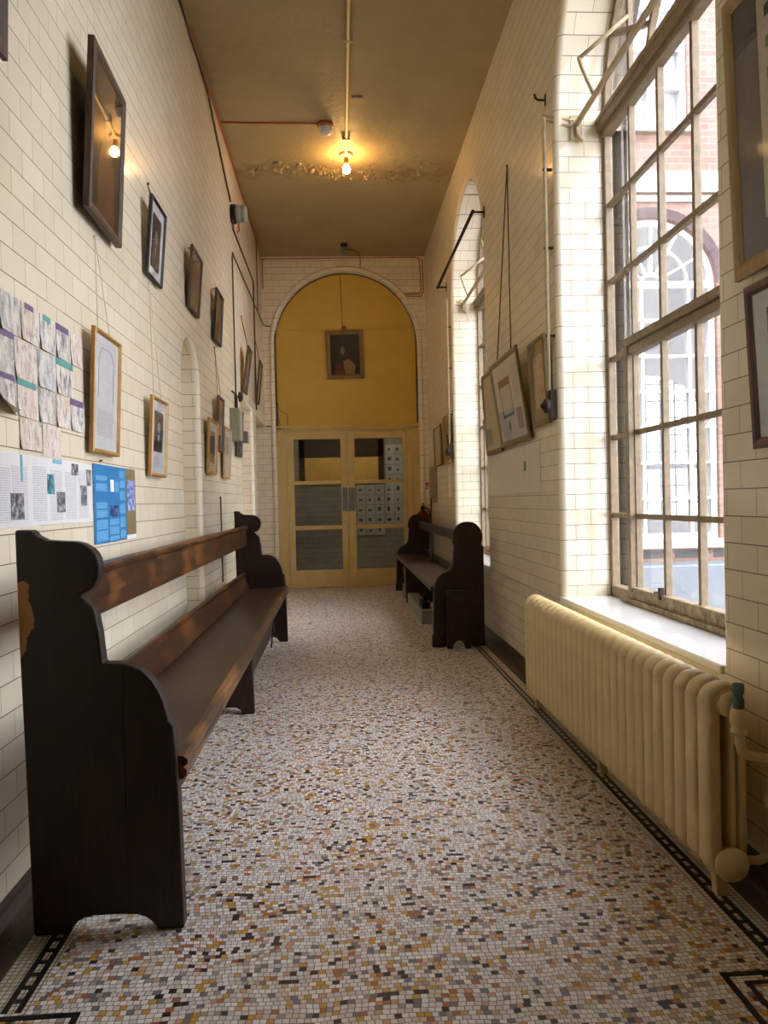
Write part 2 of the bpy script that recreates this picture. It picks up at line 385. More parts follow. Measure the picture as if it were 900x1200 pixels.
structure(MB().box(-1.7, 1.6, YB-.1, YF+.3, CH, CH+.1).build('ceiling', 'ceiling'), 'old painted ceiling with a band of flaking paint')
structure(MB().box(-1.7, 1.5, YB-.1, 13.2, -.1, 0).build('floor', 'floor'), 'speckled mosaic floor')
# borders inlaid in the floor
t = .0008
def ladder(x0, w, y0, y1, name, lab):
    m = MB(); c = w/3
    m.box(x0, x0+c, y0, y1, 0, t); m.box(x0+2*c, x0+w, y0, y1, 0, t)
    y = y0; k = 0
    while y < y1:
        m.box(x0+c, x0+2*c, y, min(y+(.017 if k % 2 else .030), y1), 0, t, 0 if k % 2 else 1); y += .017 if k % 2 else .030; k += 1
    return structure(m.build(name, ['black', 'wtess']), lab)
ladder(.957, .042, 1.64, YF, 'trim_1', 'black and white ladder border in the floor at the right')
ladder(-.742, .044, 1.64, YF, 'trim_2', 'black and white ladder border in the floor at the left')
m = MB()
for a, b in ((.999, 1.040), (.937, .957), (-.790, -.742), (-.698, -.684)): m.box(a, b, YB, YF, 0, t*.6)
structure(m.build('trim_3', 'wtess'), 'plain pale rows beside the black floor borders')
m = MB()
for (a, b, c, d) in ((.82, 1.04, 1.615, 1.63), (.82, .835, YB, 1.615), (.86, 1.04, 1.585, 1.597), (.86, .872, YB, 1.585), (.90, .912, YB, 1.55), (.90, 1.04, 1.55, 1.562),
                     (-.79, -.57, 1.615, 1.63), (-.585, -.57, YB, 1.615), (-.79, -.62, 1.585, 1.597), (-.632, -.62, YB, 1.585)): m.box(a, b, c, d, 0, t*1.4)
structure(m.build('trim_4', 'black'), 'black key pattern in the floor near the viewer')
structure(MB().box(1.04, XR, YB, YF, 0, t).build('trim_5', 'terrazzo'), 'dark terrazzo strip along the right wall')
structure(MB().box(XL, -.79, YB, YF, 0, t).build('trim_6', 'terrazzo'), 'dark terrazzo strip along the left wall')
def cove(x, s, name, spans):
    m = MB(); r = .055
    pr = [(x, r+.02), (x+s*.004, r)]+[(x+s*(r-r*math.cos(a)), r-r*math.sin(a)) for a in [PI/2*k/6 for k in range(1, 7)]]+[(x+s*r, 0), (x, 0)]
    for a, b in spans: m.prism(pr, a, b, 'xz')
    return structure(m.build(name, 'terrazzo'), 'dark terrazzo cove skirting')
cove(XR, -1, 'baseboard_right', [(YB, YF)])
cove(XL, 1, 'baseboard_left', [(YB, 4.40), (4.98, 7.05), (8.08, 8.35)])

# far arch infill: ochre boards above the doors
m = MB()
arch = [(x, z) for x, z in arch_loop(AC, AR, ASP, AR, 2.03, -.002, 40)]
m.prism(arch, YF+.10, YF+.13, 'xz')
structure(m.build('wall_arch_panel', 'yellow'), 'ochre painted boards filling the arch above the doors')
MB().tube([(x, YF+.094, z) for x, z in arch_loop(AC, AR-.008, ASP, AR-.008, 2.05, 0, 40)], .007, 6).build('trim_13', 'darkcable'); structure(bpy.data.objects['trim_13'], 'dark strip imitating the shadow gap around the ochre boards')  # solid dark strip drawn in place of the shadow line at the panel edge
m = MB(); m.box(AC-AR, AC+AR, YF+.088, YF+.10, 3.225, 3.237); m.box(.112, .12, YF+.094, YF+.10, 2.04, 3.9); m.box(AC-AR, AC+AR, YF+.07, YF+.10, 2.012, 2.035)
structure(m.build('trim_7', 'yellow'), 'beading on the ochre boards')

m = MB(); m.tube([(x, YF+.008, z) for x, z in arch_loop(AC, AR+.030, ASP, AR+.030, .0, 0, 40)], .032, 10)
structure(m.build('trim_14', 'bull'), 'rounded pale tile roll around the far arch')
# double doors
fr = structure(empty('door_frame', (0, 0, 0)), 'cream yellow door frame under the arch')
m = MB()
z1 = 1.945
for a, b, c in ((-.746, -.68, .055), (-.68, -.63, .08), (.87, .93, .08), (.93, 1.024, .055)): m.box(a, b, YF+c, YF+.13, 0, 2.015)
m.box(-.63, .87, YF+.08, YF+.13, z1, 1.985); m.box(-.746, 1.024, YF+.055, YF+.13, 1.975, 2.015); m.box(-.746, 1.024, YF+.045, YF+.06, 1.998, 2.02)
m.build('architrave', 'door', fr, .004)
def leaf(name, x0, x1, g0, g1, lab, plate):
    r = structure(empty(name, (0, 0, 0)), lab)
    m = MB(); y0, y1 = YF+.085, YF+.125
    m.box(x0, g0, y0, y1, .012, 1.942); m.box(g1, x1, y0, y1, .012, 1.942)
    for a, b in ((.012, .225), (.73, .78), (1.295, 1.34), (1.86, 1.942)): m.box(g0, g1, y0, y1, a, b)
    m.build('door_leaf', 'door', r, .004)
    m = MB()
    for a, b in ((.225, .73), (.78, 1.295), (1.34, 1.86)): m.box(g0, g1, YF+.105, YF+.109, a, b)
    m.build('door_glass', 'dglass', r)
    MB().box(plate[0], plate[1], y0-.004, y0, .955, 1.25).build('push_plate', 'chrome', r, .001)
leaf('door_1', -.626, .119, -.545, .040, 'left leaf of the glazed double doors', (.052, .114))
leaf('door_2', .124, .866, .215, .815, 'right leaf of the glazed double doors', (.129, .205))

# lobby beyond the doors
m = MB()
m.box(-1.2, -1.1, YF+.2, 11.7, 0, 3); m.box(1.35, 1.45, YF+.2, 11.7, 0, 3)
m.box(-1.2, -.50, 11.6, 11.7, 0, 3); m.box(.62, 1.45, 11.6, 11.7, 0, 3); m.box(-.50, .62, 11.6, 11.7, 0, 1.39); m.box(-.50, .62, 11.6, 11.7, 1.75, 3)
structure(m.build('wall_lobby', M['roomgrey']), 'grey tiled lobby seen through the door glass')
bpy.data.objects['wall_lobby'].data.materials[0] = tile_mat('grey_lobby_tile', 'auto', srgb(186, 182, 172), srgb(176, 172, 162), srgb(110, 104, 94))
structure(MB().box(-1.2, 1.45, YF+.13, 11.7, 3, 3.1).build('ceiling_lobby', 'roomgrey'), 'lobby ceiling beyond the doors')
structure(MB().box(-1.2, 1.45, 13.0, 13.1, 0, 3).box(-1.2, -1.1, 11.7, 13.1, 0, 3).box(1.35, 1.45, 11.7, 13.1, 0, 3).box(-1.2, 1.45, 11.7, 13.1, 3, 3.1)
          .build('wall_room_beyond', 'door'), 'yellow room beyond the lobby hatch')
m = MB()
for a, b, c, d in ((-.58, -.50, 1.35, 2.3), (.62, .70, 1.35, 2.3), (-.58, .70, 1.35, 1.39), (-.58, .70, 1.75, 2.3), (.08, .12, 1.39, 1.75)): m.box(a, b, 11.57, 11.61, c, d)
structure(m.build('window_3', 'darkframe'), 'dark framed hatch in the lobby wall')
# sheets of paper pinned up in the lobby
spots = [(.20+.145*c_, 1.25-.155*r_) for r_ in range(5) for c_ in range(6) if not (r_ == 4 and c_ > 3)]+[(.80+.13*c_, 1.86-.155*r_) for r_ in range(4) for c_ in range(2)]
for x, z in spots:
    o = MB().box(x-.066, x+.066, 11.585, 11.596, z-.073, z+.073).box(x-.03-.01*random.random(), x+.02*random.random(), 11.583, 11.585, z-.02, z+.045*random.random(), 1).build('paper_sheet', ['paper', 'photobg'])
    tag(o, 'small printed sheet pinned on the lobby wall behind the right door glass', 'paper', 'sheets pinned beyond the doors')

# unseen lamps added to brighten the lobby and the room beyond
r = empty('added_light', (.2, 12.4, 2.96), label='small unseen lamp added to brighten the yellow room beyond the doors', cat='ceiling lamp')
MB().lathe([(.09, .04), (.10, .02), (.08, -.02), (.02, -.04)]).build('added_lamp_body', emit_mat('added_room_glow', (1, .85, .6, 1), 110), r)
r = empty('added_light', (.2, 10.5, 2.96), label='unseen lamp added to brighten the grey tiled lobby behind the doors', cat='ceiling lamp')  # second added lamp, lifts the dim lobby behind the door glass
MB().lathe([(.09, .04), (.10, .02), (.08, -.02), (.02, -.04)]).build('added_lamp_body', emit_mat('added_lobby_glow', (1, .9, .74, 1), 75), r)

# ------------------------------------------------------------------ windows
XG = 1.42
def bar_poly(m, pts, w, x0, x1, mi=0):
    """flat bar in the YZ plane following pts, width w, from X x0 to x1"""
    n = len(pts); L = []; R = []
    for i, (y, z) in enumerate(pts):
        a = pts[max(i-1, 0)]; b = pts[min(i+1, n-1)]
        dy, dz = b[0]-a[0], b[1]-a[1]; l = math.hypot(dy, dz); nx, nz = -dz/l*w/2, dy/l*w/2
        L.append((y+nx, z+nz)); R.append((y-nx, z-nz))
    for i in range(n-1):
        q = [L[i], L[i+1], R[i+1], R[i]]
        m.prism(q, x0, x1, 'yz', mi)
def arc(c, r, z0, a0, a1, n): return [(c+r*math.cos(a0+(a1-a0)*k/n), z0+r*math.sin(a0+(a1-a0)*k/n)) for k in range(n+1)]
def big_window(n, c, lab):
    r = structure(empty('window_%d' % n, (0, 0, 0)), lab)
    y0, y1 = c-WHW, c+WHW; x0, x1 = XG-.035, XG+.006
    m = MB()
    lo = arch_loop(c, WHW-.015, WSP, WHW-.015, SILL, 0, 32)
    bar_poly(m, lo, .03, x0, x1)
    m.box(x0, x1+.02, y0, y1, SILL+.001, SILL+.055)
    m.build('window_frame', 'winpaint', r, .004)
    m = MB(); m.box(x0-.030, x1, y0+.002, y1-.002, 2.915, 2.965); m.box(x0-.040, x1, y0+.002, y1-.002, 2.955, 2.98); m.box(x0-.012, x1, y0+.002, y1-.002, 2.885, 2.92)
    m.build('transom', 'winpaint', r, .006)
    m = MB(); b0, b1 = XG-.026, XG+.004
    ys = [c+WHW-.32-.3155*k for k in range(4)]
    for y in ys: m.box(b0, b1, y-.0115, y+.0115, SILL+.05, 2.89)
    for k, z in enumerate((.970, 1.364, 1.76, 2.152, 2.538)): m.box(b0+.002, b1-.002, y0+.03, y1-.03, z-.012, z+.012)
    hub = .27
    bar_poly(m, arc(c, hub, 2.98, 0, PI, 14), .028, b0, b1)
    for a in (30, 90, 150): bar_poly(m, [(c+hub*math.cos(a*PI/180), 2.98+hub*math.sin(a*PI/180)), (c+.78*math.cos(a*PI/180), 2.95+.78*math.sin(a*PI/180))], .024, b0, b1)
    for dy in (.49, -.49): m.box(b0+.003, b1-.003, c+dy-.014, c+dy+.014, 2.98, WSP+math.sqrt(.76**2-.49**2))
    m.build('glazing_bars', 'winpaint', r, .002)
    # opening casement in the lower part
    m = MB(); q0, q1 = ys[3]-.012, ys[0]+.0
    m.box(x0-.02, b1, ys[0]-.006, ys[0]+.034, SILL+.055, 1.80); m.box(x0-.02, b1, ys[3]-.034, ys[3]+.006, SILL+.055, 1.80)
    m.box(x0-.025, b1, ys[3]-.034, ys[0]+.034, 1.768, 1.806); m.box(x0-.012, b1, ys[3]-.034, ys[0]+.034, 1.726, 1.766)
    m.build('casement', 'winpaint', r, .004)
    m = MB(); m.box(x0-.012, b1, ys[3]-.034, ys[0]+.034, SILL+.012, SILL+.078); m.box(x0-.03, b1, y0+.01, ys[0]+.1, SILL+.001, SILL+.026)
    m.build('bottom_rail', 'wgrime', r, .004)
    MB().box(x0-.018, x0-.0, ys[1]-.010, ys[1]+.010, SILL+.06, SILL+.11).box(x0-.04, x0-.018, ys[1]-.005, ys[1]+.005, SILL+.085, SILL+.095).build('window_catch', 'iron', r)
    m = MB(); m.prism(arch_loop(c, WHW-.03, WSP, WHW-.03, SILL+.05, 0, 32), XG-.006, XG-.003, 'yz')
    m.build('window_glass', 'glass', r)
    m = MB(); m.box(XR-.012, XG+.004, y0-.012, y1+.012, SILL-.028, SILL)
    m.build('window_sill', 'sill', r, .006)
    return r
big_window(1, W1, 'tall arched window beside the radiator')
big_window(2, W2, 'far arched window behind the right bench')
# exterior skin of this building: brick reveals and face
def ext_wall(x0, x1, name, lab):
    m = MB()
    for c in (W1, W2):
        lo = arch_loop(c, WHW, WSP, WHW, SILL-.05, 0, 32)
        for a, b in zip(lo, lo[1:]):
            m.add([(x0, *a), (x1, *a), (x1, *b), (x0, *b)], [(0, 1, 2, 3)])
        m.add([(x0, *lo[0]), (x1+.04, lo[0][0], lo[0][1]-.04), (x1+.04, lo[-1][0], lo[-1][1]-.04), (x0, *lo[-1])], [(0, 1, 2, 3)], 1)
    return m, lab
m, _ = ext_wall(1.424, 1.515, '', '')
structure(m.build('wall_brick_reveal', ['brick_rev', 'stone']), 'grey brown brick reveals outside the windows')
bm_wall = wall('wall_outer_face', lambda u, v, d: (1.515-d, u, v), [(YB, -.3), (8.4, -.3), (8.4, 6.5), (YB, 6.5)],
     [dict(loop=lambda off, c=c: arch_loop(c, WHW, WSP, WHW, SILL-.05, off, 32), depth=.02, bull=.002) for c in (W1, W2)], 'outer brick face of the corridor', ('brick_rev', 'brick_rev'))
structure(MB().box(-1.7, 1.515, YB, YF+.3, CH+.1, CH+.2).build('roof_slab', 'paving'), 'flat roof over the corridor')

# ------------------------------------------------------------------ outside: brick wing and yard
YW = 8.4
wc, wr, wsp, wb = 3.60, .73, 3.455, .565
up_hw, up_b, up_t = .43, 5.22, 7.0
wall('wall_wing', lambda u, v, d: (u, YW+d, v), [(1.4, -.3), (9, -.3), (9, 7.6), (1.4, 7.6)],
     [dict(loop=lambda off, k=k: arch_loop(wc+k*3.0, wr, wsp, wr, wb, off, 24), depth=.14, bull=.004, bottom=True) for k in (0, 1)] +
     [dict(loop=lambda off, k=k: [(wc+k*3.0-up_hw-off, up_b), (wc+k*3.0-up_hw-off, up_t+off), (wc+k*3.0+up_hw+off, up_t+off), (wc+k*3.0+up_hw+off, up_b)], depth=.12, bull=.004, bottom=True) for k in (0, 1)],
     'red brick wing of the building across the yard', ('brick_out', 'brick_out'))
m = MB(); m.box(1.52, 9, YW-.05, YW, 4.46, 4.69); m.box(1.52, 9, YW-.03, YW, 4.36, 4.43)
structure(m.build('trim_8', 'stone'), 'pale stone band across the brick wing')
for k in (0, 1):
    c = wc+3*k
    m = MB()
    for a, b in zip(arc(c, wr+.075, wsp, 0, PI, 24), arc(c, wr+.075, wsp, 0, PI, 24)[1:]): pass
    ring = arc(c, wr+.12, wsp, 0, PI, 28)+list(reversed(arc(c, wr+.004, wsp, 0, PI, 28)))
    for i in range(28):
        o1, o2 = ring[i], ring[i+1]; i2, i1 = ring[57-i-1], ring[57-i]
        m.prism([o1, o2, i2, i1], YW-.012, YW+.002, 'xz')
    structure(m.build('trim_%d' % (9+k), 'arch_brick'), 'dark brick arch over the wing window')
    r = structure(empty('window_%d' % (4+k), (0, 0, 0)), 'white fanlight window in the brick wing')
    m = MB(); ya, yb = YW+.05, YW+.11
    cnt = [0]
    def vb(p, w, a=ya, b=yb):
        cnt[0] += 1; a = a-.0007*cnt[0]; b = b+.0007*cnt[0]
        n = len(p)
        for i in range(n-1):
            (xa, za), (xb, zb) = p[i], p[i+1]; l = math.hypot(xb-xa, zb-za); nx, nz = -(zb-za)/l*w/2, (xb-xa)/l*w/2
            m.prism([(xa+nx, za+nz), (xb+nx, zb+nz), (xb-nx, zb-nz), (xa-nx, za-nz)], a, b, 'xz')
    vb(arch_loop(c, wr-.035, wsp, wr-.035, wb, 0, 24), .07)
    vb([(c-wr, wsp), (c+wr, wsp)], .075); vb([(c-wr, wb+.03), (c+wr, wb+.03)], .06)
    vb(arc(c, .42, wsp, 0, PI, 20), .03); vb(arc(c, .12, wsp, 0, PI, 10), .03)
    for a in (30, 62, 90, 118, 150): vb([(c+.12*math.cos(a*PI/180), wsp+.12*math.sin(a*PI/180)), (c+.7*math.cos(a*PI/180), wsp+.7*math.sin(a*PI/180))], .026)
    for x in (c-.42, c-.12, c+.43): vb([(x, wb), (x, wsp)], .035)
    for i in range(1, 7): vb([(c-wr, wsp-.405*i), (c+wr, wsp-.405*i)], .026)
    m.build('window_frame', 'white', r)
    MB().prism(arch_loop(c, wr-.04, wsp, wr-.04, wb, 0, 20), YW+.078, YW+.081, 'xz').build('window_glass', 'glass', r)
    MB().box(c-wr-.1, c+wr+.1, YW-.08, YW+.05, wb-.11, wb-.001).build('window_sill', 'stone', r, .01)
    r = structure(empty('window_%d' % (6+k), (0, 0, 0)), 'white sash window above the stone band')
    m = MB()
    vb([(c-up_hw+.03, up_b), (c-up_hw+.03, up_t)], .07); vb([(c+up_hw-.03, up_b), (c+up_hw-.03, up_t)], .07)
    for z, w in ((up_b+.03, .07), (up_t-.03, .07), (6.1, .05)): vb([(c-up_hw, z), (c+up_hw, z)], w)
    for z in (5.66, 6.55): vb([(c-up_hw, z), (c+up_hw, z)], .025)
    vb([(c, up_b), (c, up_t)], .025)
    m.build('window_frame', 'white', r)
    MB().box(c-up_hw, c+up_hw, YW+.078, YW+.081, up_b, up_t).build('window_glass', 'glass', r)
    MB().box(c-up_hw+.03, c+up_hw-.03, YW+.14, YW+.15, up_b, up_t).build('net_curtain', plain('grey_net_curtain', (150, 154, 160), .8), r)
    MB().box(c-up_hw-.08, c+up_hw+.08, YW-.07, YW+.05, up_b-.09, up_b-.001).build('window_sill', 'stone', r, .01)
# room behind the wing windows, with its own leaded window at the back
YR = 11.4
wall('wall_wing_back', lambda u, v, d: (u, YR+d, v), [(1.5, -.3), (9, -.3), (9, 4.4), (1.5, 4.4)],
     [dict(loop=lambda off: arch_loop(4.75, .95, 2.15, .75, .75, off, 20), depth=.1, bull=.004, bottom=True)], 'back wall of the room in the wing', ('roomgrey', 'roomgrey'))
structure(MB().box(1.5, 9, YW+.16, YR, 4.3, 4.4).build('ceiling_wing', 'roomgrey'), 'ceiling of the room in the wing')
structure(MB().box(1.5, 9, YW+.16, YR+.2, -.1, 0).build('floor_wing', 'paving'), 'floor of the room in the wing')
structure(MB().box(1.52, 9, YW+.16, YW+.2, 4.4, 7.5).build('wall_wing_upper', 'roomgrey'), 'inner face behind the upper sash windows')
m = MB()
for i in range(9): m.box(3.83+.23*i-.016, 3.83+.23*i+.016, YR+.04, YR+.06, .75, 2.85)
for i in range(8): m.box(3.8, 5.7, YR+.04, YR+.06, .95+.26*i-.013, .95+.26*i+.013)
m.box(3.8, 5.7, YR+.03, YR+.07, 1.48, 1.54)
structure(m.build('window_8', 'lead'), 'leaded back window of the wing room')
structure(MB().box(1.52, 9, YW-.45, YW, -.3, .31).build('trim_11', 'bluegrey', None, .02), 'pale blue grey plinth at the foot of the brick wing')
m = MB()
for i in range(3): m.box(3.35+.45*i, 3.35+.45*i+.32, YW-.006, YW+.001, .345, .43)
structure(m.build('trim_12', 'lead'), 'air bricks under the wing window')
structure(MB().box(1.515, 14, YB, YW, -.4, -.3).build('floor_yard', 'paving'), 'paved yard outside the windows')

# ------------------------------------------------------------------ benches
def smooth_poly(p, it=1):
    for _ in range(it):
        q = []
        for i in range(len(p)):
            a, b = p[i], p[(i+1) % len(p)]
            q += [(a[0]*.75+b[0]*.25, a[1]*.75+b[1]*.25), (a[0]*.25+b[0]*.75, a[1]*.25+b[1]*.75)]
        p = q
    return p
near = [(-.803, 1.017), (-.763, 1.016), (-.752, 1.001), (-.731, .99), (-.695, .987), (-.662, .985), (-.642, .980), (-.629, .973), (-.617, .964), (-.608, .952), (-.602, .938), (-.600, .920), (-.602, .900), (-.608, .885), (-.616, .870), (-.626, .861), (-.651, .851),
        (-.615, .818), (-.604, .755), (-.597, .678), (-.572, .677), (-.548, .676), (-.527, .670), (-.506, .659), (-.488, .643), (-.474, .625), (-.461, .602), (-.451, .576), (-.444, .548), (-.441, .530), (-.429, .517), (-.424, .43), (-.420, .322), (-.415, .0), (-.48, .0), (-.484, .010), (-.495, .022),
        (-.510, .034), (-.530, .041), (-.566, .044), (-.641, .044), (-.66, .040), (-.676, .032), (-.689, .020), (-.697, .0), (-.786, .0), (-.792, .34), (-.800, .723)]
farp = near
B = empty('long_bench', (0, 0, 0), label='long dark wooden bench with scrolled ends along the left wall', cat='bench')
def panel(Y, prof, name, mat, parent, y_t=.045):
    return MB().prism(prof, Y, Y+y_t, 'xz').build(name, mat, parent, .006, seg=3)
panel(1.93, near, 'bench_end', 'bench', B)
MB().box(-.5505, -.549, 1.9292, 1.9302, .046, .674).build('panel_joint', 'plastic_dark', B)
panel(5.88, near, 'bench_end', 'bench2', B)
# middle support
mid = [(-.70, .37), (-.46, .37), (-.452, .0), (-.515, .0), (-.522, .022), (-.545, .036), (-.60, .036), (-.625, .022), (-.632, .0), (-.70, .0)]
panel(3.88, mid, 'bench_support', 'bench2', B, .04)
# seat plank with moulded nose
def sweep_y(m, prof, y0, y1, mi=0): m.prism(prof, y0, y1, 'xz', mi)
m = MB()
sweep_y(m, [(-.715, .415), (-.430, .428), (-.430, .368), (-.70, .365)], 1.96, 5.90)
m.build('seat', 'seat', B, .003)
m = MB(); sweep_y(m, [(-.431, .432), (-.410, .430), (-.399, .421), (-.400, .408), (-.409, .402), (-.402, .394), (-.403, .380), (-.414, .370), (-.431, .368)], 1.955, 5.90)
m.build('seat_nosing', 'nose', B, .002)
MB().box(-.535, -.515, 3.92, 5.88, .09, .20).build('foot_rail', 'bench2', B, .003)
m = MB(); m.box(-.462, -.438, 1.975, 5.88, .315, .368); m.build('seat_apron', 'bench2', B, .003)
m = MB(); sweep_y(m, [(-.745, .380), (-.725, .380), (-.700, .425), (-.722, .525), (-.722, .545), (-.735, .550), (-.748, .545)], 1.975, 5.88)
m.build('back_skirt', 'rail', B, .004)
m = MB(); sweep_y(m, [(-.735, .752), (-.712, .752), (-.712, .872), (-.700, .880), (-.698, .892), (-.704, .900), (-.735, .904)], 1.975, 5.88)
m.build('back_rail', 'rail', B, .003)
MB().tube([(-.47, 5.75, .365), (-.485, 5.60, .30), (-.505, 5.45, .04)], .006, 6).build('iron_stay', 'iron', B)

B2 = empty('settle_bench', (0, 0, 0), label='shorter dark wooden bench with round topped ends under the far window', cat='bench')
rb = [(.930, .905), (.905, .903), (.88, .896), (.860, .883), (.843, .864), (.830, .845), (.823, .824), (.818, .79), (.816, .752), (.826, .735), (.822, .70), (.818, .649), (.812, .60), (.800, .572), (.780, .552), (.758, .542), (.742, .537), (.726, .524), (.708, .508), (.694, .487), (.683, .46), (.677, .426), (.667, .26), (.663, .09),
      (.655, .085), (.655, .0), (.75, .0), (.765, .03), (.80, .05), (.89, .05), (.93, .03), (.95, .0), (1.038, .0), (1.038, .09), (1.041, .436), (1.042, .715), (1.026, .746), (1.036, .775), (1.036, .808), (1.028, .838), (1.014, .863), (.995, .885), (.973, .898), (.950, .904)]
MB().prism(rb, 5.45, 5.50, 'xz').build('bench_end', 'bench2', B2, .006, seg=3)
MB().prism(rb, 8.96, 9.01, 'xz').build('bench_end', 'bench2', B2, .006, seg=3)
MB().prism([(.68, .40), (1.0, .40), (1.0, 0), (.93, 0), (.9, .04), (.77, .04), (.74, 0), (.68, 0)], 7.86, 7.90, 'xz').build('bench_support', 'bench2', B2, .004)
MB().prism([(.655, .412), (.650, .425), (.658, .440), (1.0, .428), (1.0, .40), (.665, .398)], 5.49, 8.97, 'xz').build('seat', 'seat', B2, .003)
MB().prism([(.93, .735), (.985, .735), (.995, .815), (.945, .822)], 5.49, 8.97, 'xz').build('back_rail', 'bench2', B2, .004)
MB().box(.985, 1.01, 5.49, 8.97, .43, .50).build('back_skirt', 'bench2', B2, .004)
MB().box(.94, .975, 7.85, 7.91, .43, .74).build('back_post', 'bench2', B2, .004)

# stool standing against the end of the right bench
S = empty('wooden_stool', (0, 0, 0), label='small dark wooden stool standing against the near end of the right bench', cat='stool')
st = [(.752, .0), (.790, .0), (.797, .03), (.815, .052), (.838, .060), (.861, .052), (.879, .03), (.886, .0), (.924, .0), (.922, .395), (.754, .395)]
def ring_end(y): 
    m = MB(); m.prism(st, y, y+.018, 'xz'); return m
m = ring_end(5.37); m.build('stool_end', 'bench2', S, .003)
m = ring_end(5.415); m.build('stool_end', 'bench2', S, .003)
MB().box(.745, .931, 5.362, 5.44, .395, .418).build('stool_top', 'bench2', S, .004)
m = MB(); hh = arc(.838, .046, .375, PI, 2*PI, 10); m.prism(hh, 5.364, 5.3705, 'xz'); m.build('hand_hold', 'inkdark', S)

# boxes under the right bench
o = MB().box(.69, .80, 6.49, 7.80, 0, .115).build('storage_box', 'cardboard', None, .006); tag(o, 'long pale grey box on the floor under the right bench', 'box')
o = MB().box(.71, .78, 6.6, 6.85, .116, .175).prism([(.72, .175), (.77, .175), (.755, .23), (.735, .23)], 6.66, 6.76, 'xz').build('tool_case', 'plastic_dark', None, .006); tag(o, 'small dark case on the pale box under the right bench', 'case')
m = MB()
for s in (-1, 1):
    m.add([(.70, 8.3, .16), (.70, 8.3+s*.10, .34), (.715, 8.3+s*.10, .34), (.715, 8.3, .16), (.70, 8.31, .14), (.70, 8.3+s*.115, .33), (.715, 8.3+s*.115, .33), (.715, 8.31, .14)],
          [(0, 1, 2, 3), (4, 7, 6, 5), (0, 4, 5, 1), (3, 2, 6, 7), (1, 5, 6, 2), (0, 3, 7, 4)])
m.box(.69, .80, 8.18, 8.42, 0, .15)
o = m.build('folding_trestle', 'greybox'); tag(o, 'small pale folding stand in the shade under the far end of the right bench', 'folding stand')

# ------------------------------------------------------------------ radiator
RAD = empty('column_radiator', (0, 0, 0), label='long cream painted column radiator on the floor below the near window', cat='radiator')
def section():
    m = MB(); cx, R_ = .985, .055; zt, zb = .578, .070; n = 20; hy = .0325
    def sup(a, p=.55): c, d = math.cos(a), math.sin(a); return (math.copysign(abs(c)**p, c), math.copysign(abs(d)**p, d))
    for x, rx in ((cx-R_+.022, .022), (cx+.016, .010), (cx+R_-.014, .014)):
        vs = []
        for z in (zb+.04, zt-R_+.01):
            for k in range(n):
                c, d = sup(2*PI*k/n, .7); vs.append((x+rx*c, hy*d, z))
        m.add(vs, [(k, (k+1) % n, n+(k+1) % n, n+k) for k in range(n)], 0, True)
    for z0, sg, ry in ((zt-R_, 1, R_), (zb+.045, -1, .045)):    # domed top and bottom joining the columns
        vs = []; ns, na = 9, 20
        for i in range(ns):
            t_ = -PI/2+PI*i/(ns-1); yy = hy*math.sin(t_)**1 if abs(math.sin(t_)) < 1 else hy*math.sin(t_); sh = 1-.34*(1-math.cos(t_))**1.1
            for k in range(na+1):
                a = PI*k/na; vs.append((cx+R_*sh*math.cos(a), hy*math.sin(t_), z0+sg*ry*sh*math.sin(a)))
        fs = [(i*(na+1)+k, i*(na+1)+k+1, (i+1)*(na+1)+k+1, (i+1)*(na+1)+k) for i in range(ns-1) for k in range(na)]
        m.add(vs, fs, 0, True)
        m.add([vs[k] for k in range(na+1)], [tuple(range(na+1))]); m.add([vs[(ns-1)*(na+1)+k] for k in range(na+1)], [tuple(range(na+1))])
        m.add([vs[i*(na+1)] for i in range(ns)]+[vs[i*(na+1)+na] for i in range(ns)], [(i, i+1, ns+i+1, ns+i) for i in range(ns-1)])
    m.lathe([(.034, -.036), (.036, -.03), (.036, .03), (.034, .036)], (cx+.006, 0, zt-R_+.004), 'y', 20)
    m.lathe([(.030, -.036), (.030, .036)], (cx, 0, zb+.045), 'y', 20)
    return m
NS, PY, Y1 = 27, .0716, 1.925
first = section().build('radiator_section', 'rad', RAD, loc=(0, Y1, 0))
for k in range(1, NS):
    c = first.copy(); col.objects.link(c); c.parent = RAD; c.location = (0, Y1+PY*k, 0)
for y in (Y1+.03, Y1+PY*13, Y1+PY*26):
    MB().prism([(.975, 0), (1.005, 0), (1.01, .09), (.97, .09)], y-.015, y+.015, 'xz').build('radiator_foot', 'rad', RAD, .004)
ye = Y1-.036
MB().lathe([(.034, .004), (.042, -.004), (.044, -.014), (.040, -.022), (.030, -.024), (.029, -.030), (.018, -.031), (.016, -.040)], (.985, ye, .115), 'y', 24).build('end_plug', 'rad', RAD)
MB().lathe([(.031, .004), (.033, -.010), (.027, -.014), (.026, -.028)], (.991, ye, .527), 'y', 8).build('union_nut', 'rad', RAD)
V = empty('radiator_valve', (0, 0, 0), label='cream valve and bent pipes with a teal cap at the near end of the radiator', cat='valve')
vx, vy, vz = .982, ye-.060, .508
MB().tube([(.991, ye-.02, .527), (vx, vy, vz+.005)], .013, 12).lathe([(.016, -.040), (.020, -.038), (.020, -.030), (.015, -.028), (.020, -.012), (.021, .004), (.019, .018), (.013, .024)], (vx, vy, vz), 'z', 16)\
    .tube([(vx, vy, vz-.04), (vx+.001, vy, vz-.062), (vx+.010, vy+.005, vz-.085), (vx+.03, vy+.015, vz-.100), (vx+.07, vy+.03, vz-.112), (vx+.106, vy+.045, vz-.124), (vx+.112, vy+.05, vz-.15)], .0125, 12).build('valve_body', 'rad', V)
MB().lathe([(.013, .022), (.014, .046), (.011, .049), (.011, .060), (.014, .062), (.014, .084), (.012, .086)], (vx, vy, vz), 'z', 14).build('valve_cap', 'teal', V)
px_, py_ = vx+.112, vy+.05
